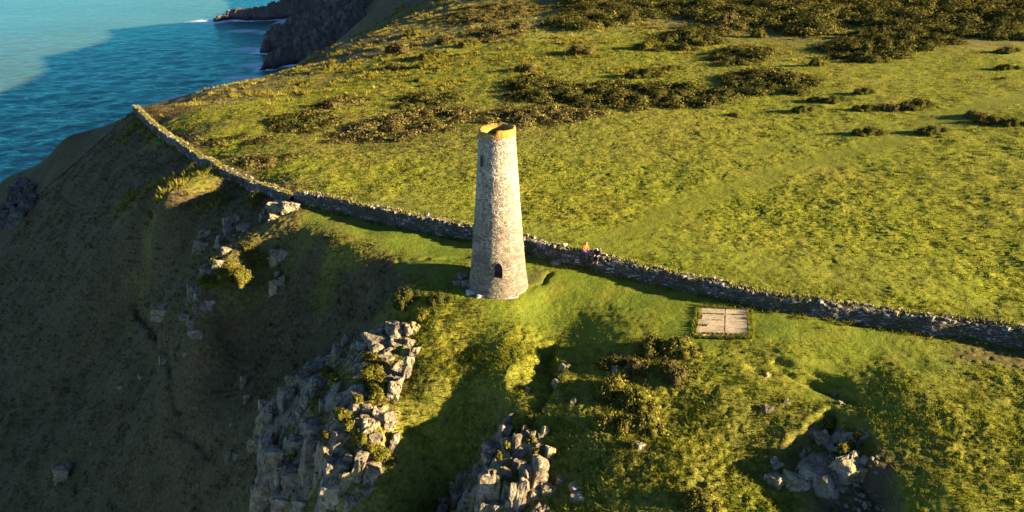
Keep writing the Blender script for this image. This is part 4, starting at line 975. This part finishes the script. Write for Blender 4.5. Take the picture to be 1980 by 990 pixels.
tag(thicket([(1080,52),(1098,14),(1110,-60),(2100,-90),(2150,10),(1980,44),(1850,52),(1700,58),(1600,68),(1500,68),(1400,44),(1300,34),(1200,50),(1120,56)], 1.6, 600, GORSE, 'hilltop_scrub', 22, .18, 3.4), 'continuous dark scrub covering the hilltop along the top edge', 'scrub', None, 'stuff')

# turf and gorse growing on the ledges of the crags
LEDGE = gorse_material('ledge_turf', (.036, .038, .006), (.095, .088, .012), (.17, .14, .02), (.27, .20, .04), .3)
def ledge(root, lst, x0, y0, kk, seed):
    for i, (a, b, w_, up) in enumerate(lst):
        px, py = x0 + a / kk, y0 + b / kk; B = gh(px, py); s = FPX / ((B - CAM) @ np.array((0, cp, -sp))); r = w_ / kk / s / 2
        rng = random.Random(seed + i); o = np.array(root.location)
        L = [(B[0] - o[0] + rng.uniform(-.5, .5) * r, B[1] - o[1] + rng.uniform(-.6, .6) * r, B[2] - o[2] + up - .1, r * rng.uniform(.45, .75), r * rng.uniform(.45, .8), rng.uniform(.25, .45)) for _ in range(6)]
        V, F, T = clumps(L, 90, .06, seed + i); mesh_np('turf_cap', V, F, LEDGE, root, False, dict(tone=T))
ledge(oc1, [(465,345,80,.5),(490,380,60,.5),(660,260,90,.3),(680,330,130,.5),(700,400,120,.5),(690,450,90,.4),(530,560,90,.7),(560,620,70,.7),(620,670,100,.7),(460,690,60,1.0),(270,765,110,1.0),(705,740,110,.5),(760,770,60,.3),(660,720,60,.6),(600,480,50,.5),(400,480,60,.4)], 450, 590, 2.476, 820)
ledge(oc2, [(690,500,80,.6),(880,420,90,.4),(760,330,70,.3),(870,240,110,.1),(930,560,60,.6),(200,940,80,.8),(1000,700,50,.4),(820,900,70,.6),(620,590,60,.6)], 820, 760, 4.303, 850)
ledge(oc3, [(560,440,110,.4),(640,670,90,.9),(740,520,60,.4),(690,600,60,.6)], 1440, 700, 3.414, 870)
ledge(oc4, [(290,560,110,.3),(370,520,120,.4),(330,450,60,.3),(400,470,60,.3)], 300, 350, 2.828, 880)

# ------------------------------------------------------------------ grass: tufts of real blades
def tuft_points(n, x0, x1, y0, y1, seed):
    rng = np.random.default_rng(seed); return rng.uniform(x0, x1, n), rng.uniform(y0, y1, n), rng
def blades(x, y, rng, per, h, w_, spread, lean):
    m = len(x); z = ground_z(x, y); a = rng.uniform(0, 2 * np.pi, (m, per)); r = spread * np.sqrt(rng.uniform(0, 1, (m, per)))
    bx = x[:, None] + r * np.cos(a); by = y[:, None] + r * np.sin(a); bz = np.repeat(z[:, None], per, 1) - .03
    f = rng.uniform(0, 2 * np.pi, (m, per)); hh = h[:, None] * rng.uniform(.6, 1.2, (m, per)); dx = np.cos(f) * w_; dy = np.sin(f) * w_
    lx = np.cos(a) * lean * hh + .10 * hh; ly = np.sin(a) * lean * hh
    V = np.stack([np.stack([bx - dx, by - dy, bz], -1), np.stack([bx + dx, by + dy, bz], -1), np.stack([bx + lx, by + ly, bz + hh], -1)], 2).reshape(-1, 3)
    T = np.repeat(np.clip(rng.normal(.45, .2, (m, 1)) + rng.normal(0, .12, (m, per)), 0, 1).ravel(), 3)
    return V, np.arange(len(V)).reshape(-1, 3), T
def grass_layer(name, label, n, box, seed, per, h, w_, spread, lean, material, want):
    x, y, rng = tuft_points(n, *box, seed); sm, br, tu, tr = cover_at(x, y); keep = rng.uniform(0, 1, n) < want(x, y, sm, br, tu, tr)
    keep &= np.hypot(x, y) > 2.15
    x, y = x[keep], y[keep]; hh = h * rng.uniform(.6, 1.4, len(x))
    V, F, T = blades(x, y, rng, per, hh, w_, spread, lean)
    return tag(mesh_np(name, V, F, material, None, False, dict(tone=T)), label, 'grass', None, 'stuff')
GRASSM = gorse_material('grass_blades', (.040, .050, .006), (.125, .138, .011), (.20, .19, .018), (.32, .25, .045), .5)
DARKGR = gorse_material('bracken_blades', (.026, .020, .008), (.066, .048, .021), (.105, .075, .032), (.15, .11, .04), .4)
inpit = lambda x, y: np.exp(-((x - 17.5) ** 2 + (y + 18) ** 2) / 6)
patchy = lambda x, y: np.clip(.5 + 1.1 * fbm(x / 2.2, y / 2.2, 201, 3), 0, 1)
grass_layer('grass', 'rough sunlit grass tussocks on the slopes round the crags', 240000, (-26, 36, -28, 10), 71, 6, .16, .024, .14, .9, GRASSM, lambda x, y, sm, br, tu, tr: np.clip(tu * (.25 + .6 * patchy(x, y)) * (1 - br * 1.3) * (1 - sm), 0, 1) * (1 - infield(x, y)))
grass_layer('bracken', 'dead brown bracken and heather on the shaded slope', 80000, (-75, 2, -28, 75), 72, 6, .20, .05, .26, .9, DARKGR, lambda x, y, sm, br, tu, tr: np.clip(br * 1.2, 0, 1) * patchy(x, y))
grass_layer('field_grass', 'tussocky yellow-green pasture grass of the field', 170000, (-45, 75, -20, 110), 73, 5, .17, .06, .24, .9, GRASSM, lambda x, y, sm, br, tu, tr: np.clip(tu * (1 - br) * (1 - sm) * (1 - tr), 0, 1) * .42 * infield(x, y))

fx, fy = [], []
rg_ = np.random.default_rng(91)
for c_w in (w1, w2):
    for sd_ in (.72, .86, -.68):
        n_w = len(c_w[0]); idx = rg_.integers(0, n_w, int(n_w * (.55 if sd_ > 0 else .3))); off = sd_ + rg_.normal(0, .12, len(idx))
        kp = gnoise(c_w[0][idx, 0] / 1.3, c_w[0][idx, 1] / 1.3, 92) > -.25
        fx.append((c_w[0][idx, 0] + c_w[3][idx, 0] * off)[kp]); fy.append((c_w[0][idx, 1] + c_w[3][idx, 1] * off)[kp])
for u_ in np.arange(0, 1.001, .012):
    for u2, v2 in ((u_, -.02), (u_, 1.02), (-.015, u_), (1.015, u_)):
        if rg_.random() < .75:
            q_ = lerp2(u2 + rg_.normal(0, .008), v2 + rg_.normal(0, .012)); fx.append(np.array([q_[0] + sc_[0]])); fy.append(np.array([q_[1] + sc_[1]]))
fx = np.concatenate(fx); fy = np.concatenate(fy)
V, F, T = blades(fx, fy, rg_, 8, .26 * rg_.uniform(.5, 1.3, len(fx)), .03, .16, .6)
tag(mesh_np('edge_grass', V, F, GRASSM, None, False, dict(tone=T)), 'longer grass growing along the foot of the walls and round the slab', 'grass', None, 'stuff')
def in_px(poly):
    P = [gh(*q)[:2] for q in poly]; return lambda x, y: inside(x, y, P)
pa = in_px([(175,425),(260,370),(420,325),(450,395),(330,445)]); pb = in_px([(200,285),(240,240),(300,225),(320,262),(230,290)])
PALETUFT = gorse_material('pale_tussock_blades', (.075, .065, .012), (.16, .135, .018), (.25, .20, .03), (.36, .28, .06), .4)
grass_layer('pale_tussocks', 'pale tussocks catching the sun on the dark slope left of the wall', 11000, (-75, -20, 10, 75), 81, 26, .62, .06, .34, .6, PALETUFT, lambda x, y, sm, br, tu, tr: (pa(x, y) | pb(x, y)) * (fbm(x / 2.6, y / 2.6, 301, 2) > .18) * .7)
grass_layer('slope_tussocks', 'golden grass tussocks dotted over the far slope beyond the wall', 26000, (-62, 60, 62, 260), 82, 18, .48, .09, .42, .7, PALETUFT, lambda x, y, sm, br, tu, tr: np.clip(.15 + fbm(x / 9, y / 9, 311, 3), 0, 1) * (.9 - .012 * np.clip(x + 10, 0, 75)) * sstep(60, 80, y + .35 * (x + 20) * 0 + 6 * gnoise(x / 9, y / 9, 12)))
# rubble in the bank behind the tor
rng_ = np.random.default_rng(5); RV, RF, n_ = [], [], 0
pr_ = rock_mesh('rubble', .3, .26, .2, 950, 1, 10, 1); PVr = np.array([v.co[:] for v in pr_.vertices]); PFr = [tuple(p.vertices) for p in pr_.polygons]; bpy.data.meshes.remove(pr_)
pit_px = [(1690,850),(1708,905),(1745,975),(1700,1000),(1640,985),(1600,965),(1650,910)]; pit_w = [gh(*q)[:2] for q in pit_px]; c_ = np.mean(pit_w, 0)
for q in range(420):
    x, y = c_ + rng_.uniform(-4.5, 4.5, 2)
    if not inside(np.array([x]), np.array([y]), pit_w)[0]: continue
    a = rng_.uniform(0, 6.28); s_ = rng_.uniform(.25, 1.0) ** 1.6; ca, sa = math.cos(a), math.sin(a)
    P = PVr * s_; P = np.stack([P[:, 0] * ca - P[:, 1] * sa, P[:, 0] * sa + P[:, 1] * ca, P[:, 2]], 1) + np.array((x, y, float(ground_z(x, y)) + .02))
    RV.append(P); RF += [tuple(i + n_ for i in f) for f in PFr]; n_ += len(P)
me = bpy.data.meshes.new('rubble'); me.from_pydata(np.concatenate(RV).tolist(), [], RF); me.materials.append(ROCK); o = bpy.data.objects.new('rubble', me); COL.objects.link(o)
tag(o, 'small stones littering the bare bank beside the tor', 'rubble', None, 'stuff')

# ------------------------------------------------------------------ two people seated on the wall
SKIN = plain('skin', (.45, .27, .19), .6, .1); ORANGE = plain('orange_jacket', (.42, .065, .012), .8, .15); PURPLE = plain('violet_trousers', (.11, .09, .22), .9, .2); BLACKC = plain('black_jacket', (.014, .014, .016), .8, .3)
GREYC = plain('grey_trousers', (.018, .018, .02), .9, .2); BOOT = plain('brown_boots', (.06, .035, .02), .8, .2); HAIR = plain('dark_hair', (.03, .018, .01), .8, .3); PACKM = plain('grey_rucksack', (.07, .058, .05), .8, .3)
def skin_mesh(name, verts, edges, radii, material, parent, sub=2):
    me = bpy.data.meshes.new(name); me.from_pydata(verts, edges, []); o = bpy.data.objects.new(name, me); COL.objects.link(o)
    md = o.modifiers.new('skin', 'SKIN'); sk = me.skin_vertices[0].data
    for i, r in enumerate(radii): sk[i].radius = (r, r) if not isinstance(r, tuple) else r
    sk[0].use_root = True
    sb = o.modifiers.new('sub', 'SUBSURF'); sb.levels = sb.render_levels = sub
    dg = bpy.context.evaluated_depsgraph_get(); m2 = bpy.data.meshes.new_from_object(o.evaluated_get(dg)); o.modifiers.clear(); o.data = m2; m2.materials.clear(); m2.materials.append(material)
    m2.polygons.foreach_set('use_smooth', np.ones(len(m2.polygons), bool)); bpy.data.meshes.remove(me); o.parent = parent; return o
def chain(*rows):
    """rows of joined points -> verts, edges, radii (first row starts at the root; later rows start from an existing index)"""
    V, E, Rd = [], [], []
    for start, pts in rows:
        prev = start
        for (x, y, z, r) in pts:
            V.append((x, y, z)); Rd.append(r); i = len(V) - 1
            if prev is not None: E.append((prev, i))
            prev = i
    return V, E, Rd
def seated(px, py, rz, jacket, trousers, label, hood, pack, lean):
    B = gh(px, py); c, gz_, H, nr = w2; i = int(np.argmin(np.hypot(c[:, 0] - B[0], c[:, 1] - B[1])))
    root = tag(empty('person', (c[i, 0] + nr[i, 0] * .22, c[i, 1] + nr[i, 1] * .22, gz_[i] + H[i] * 1.04), rz), label, 'person', 'people sitting on the wall')
    L = lean   # forward is -Y in the person's own frame
    hip = (0, 0, .12)
    body = chain((None, [(0, 0, .12, .13), (0, -.02 - L * .12, .30, .12), (0, -.02 - L * .26, .50, .125), (0, -.03 - L * .33, .60, .06), (0, -.05 - L * .40, .68, .055), (0, -.07 - L * .44, .77, .095), (0, -.07 - L * .47, .86, .085)]),
     (2, [(.17, -.02 - L * .27, .53, .06), (.25, -.08 - L * .2, .32, .042), (.16, -.30, .22, .032), (.13, -.36, .20, .03)]), (2, [(-.17, -.02 - L * .27, .53, .06), (-.25, -.08 - L * .2, .32, .042), (-.16, -.30, .22, .032), (-.13, -.36, .20, .03)]),
     (0, [(.10, -.06, .10, .09), (.13, -.42, .12, .07), (.13, -.46, -.28, .05), (.13, -.48, -.33, .04), (.13, -.60, -.36, .035)]), (0, [(-.10, -.06, .10, .09), (-.13, -.42, .10, .07), (-.14, -.50, -.28, .05), (-.14, -.52, -.33, .04), (-.14, -.64, -.36, .035)]))
    skin_mesh('body', *body, SKIN, root)
    for s in (1, -1):   # hands: palm, four fingers and thumb on each
        hv = [(s * .13, -.36, .20, .026), (s * .115, -.42, .19, .024)]
        rows = [(None, hv)]
        for f, (dx, ln) in enumerate(((.024, .075), (.008, .085), (-.008, .08), (-.023, .062))):
            rows.append((1, [(s * .115 + dx, -.45, .187, .0095), (s * .115 + dx, -.45 - ln * .5, .18, .009), (s * .115 + dx, -.45 - ln * .8, .155, .008)]))
        rows.append((0, [(s * .095, -.39, .195, .011), (s * .075, -.425, .185, .0095)]))
        skin_mesh('hand', *chain(*rows), SKIN, root, 1)
    jk = chain((None, [(0, 0, .14, .165), (0, -.02 - L * .12, .30, .155), (0, -.02 - L * .26, .50, .155), (0, -.03 - L * .32, .61, .085)]),
     (2, [(.18, -.02 - L * .27, .53, .085), (.26, -.08 - L * .2, .32, .065), (.165, -.28, .225, .05)]), (2, [(-.18, -.02 - L * .27, .53, .085), (-.26, -.08 - L * .2, .32, .065), (-.165, -.28, .225, .05)]))
    skin_mesh('jacket', *jk, jacket, root)
    tr = chain((None, [(0, .02, .08, .14), (.10, -.06, .10, .115), (.13, -.42, .12, .088), (.13, -.46, -.26, .066)]), (0, [(-.10, -.06, .10, .115), (-.13, -.42, .10, .088), (-.14, -.50, -.26, .066)]))
    skin_mesh('trousers', *tr, trousers, root)
    for s, y in ((.13, -.47), (-.14, -.51)): skin_mesh('boot', *chain((None, [(s, y, -.27, .055), (s, y - .01, -.345, .055), (s, y - .10, -.365, .05), (s, y - .17, -.37, .038)])), BOOT, root)
    hy = -.07 - L * .45
    cap = chain((None, [(0, hy + .035, .72, .085), (0, hy + .035, .80, .112), (0, hy + .01, .875, .085)])); skin_mesh('hood' if hood else 'hair', *cap, jacket if hood else HAIR, root)
    bm = bmesh.new(); bmesh.ops.create_cone(bm, segments=8, radius1=.014, radius2=.007, depth=.035, cap_ends=True, matrix=Matrix.Translation((0, hy - .10, .80)) @ Matrix.Rotation(R(90), 4, 'X'))
    for s in (1, -1):
        bmesh.ops.create_uvsphere(bm, u_segments=8, v_segments=6, radius=.012, matrix=Matrix.Translation((s * .035, hy - .088, .825)))
    bmesh.ops.create_cube(bm, size=.02, matrix=Matrix.Translation((0, hy - .09, .755)) @ Matrix.Diagonal((2, .4, .4, 1))); mesh_bm('face', bm, SKIN, root, True)
    if pack:
        bm = bmesh.new(); bmesh.ops.create_cube(bm, size=1, matrix=Matrix.Translation((0, .24 - L * .15, .36)) @ Matrix.Rotation(-.2 + L * .5, 4, 'X') @ Matrix.Diagonal((.32, .22, .50, 1)))
        bmesh.ops.bevel(bm, geom=list(bm.edges), offset=.07, segments=3, affect='EDGES'); pk = mesh_bm('rucksack', bm, PACKM, root, True)
        tag(pk, 'grey rucksack worn on the back')
    return root
seated(1131, 510, R(35), ORANGE, PURPLE, 'person in an orange hooded jacket and violet trousers sitting on the wall', True, False, .35)
seated(1158, 518, R(-30), BLACKC, GREYC, 'person in black with a grey rucksack sitting hunched on the wall', False, True, .6)


# ------------------------------------------------------------------ light
w = bpy.data.worlds.new('World'); S.world = w; w.use_nodes = True
nt = w.node_tree; bg = nt.nodes['Background']; sky = nt.nodes.new('ShaderNodeTexSky'); sky.sky_type = 'NISHITA'; sky.sun_disc = False
sky.sun_elevation = SUN_EL; sky.sun_rotation = math.atan2(SUN_H[0], SUN_H[1]); sky.air_density = .4; sky.dust_density = 0; sky.ozone_density = 3.0
nt.links.new(sky.outputs[0], bg.inputs[0]); bg.inputs[1].default_value = .056
sd = bpy.data.lights.new('sun', 'SUN'); sd.energy = 5.0; sd.angle = R(.6); sd.color = (1, .80, .50)
so = bpy.data.objects.new('sun', sd); COL.objects.link(so)
sv = Vector((SUN_H[0] * math.cos(SUN_EL), SUN_H[1] * math.cos(SUN_EL), math.sin(SUN_EL)))
so.rotation_euler = sv.to_track_quat('Z', 'Y').to_euler()
vs = S.view_settings; vs.view_transform = 'Standard'; vs.look = 'None'; vs.gamma = 1; vs.use_curve_mapping = False; vs.exposure = 3.12
S.cycles.use_denoising = True
S.cycles.max_bounces = 4; S.cycles.diffuse_bounces = 2; S.cycles.glossy_bounces = 2
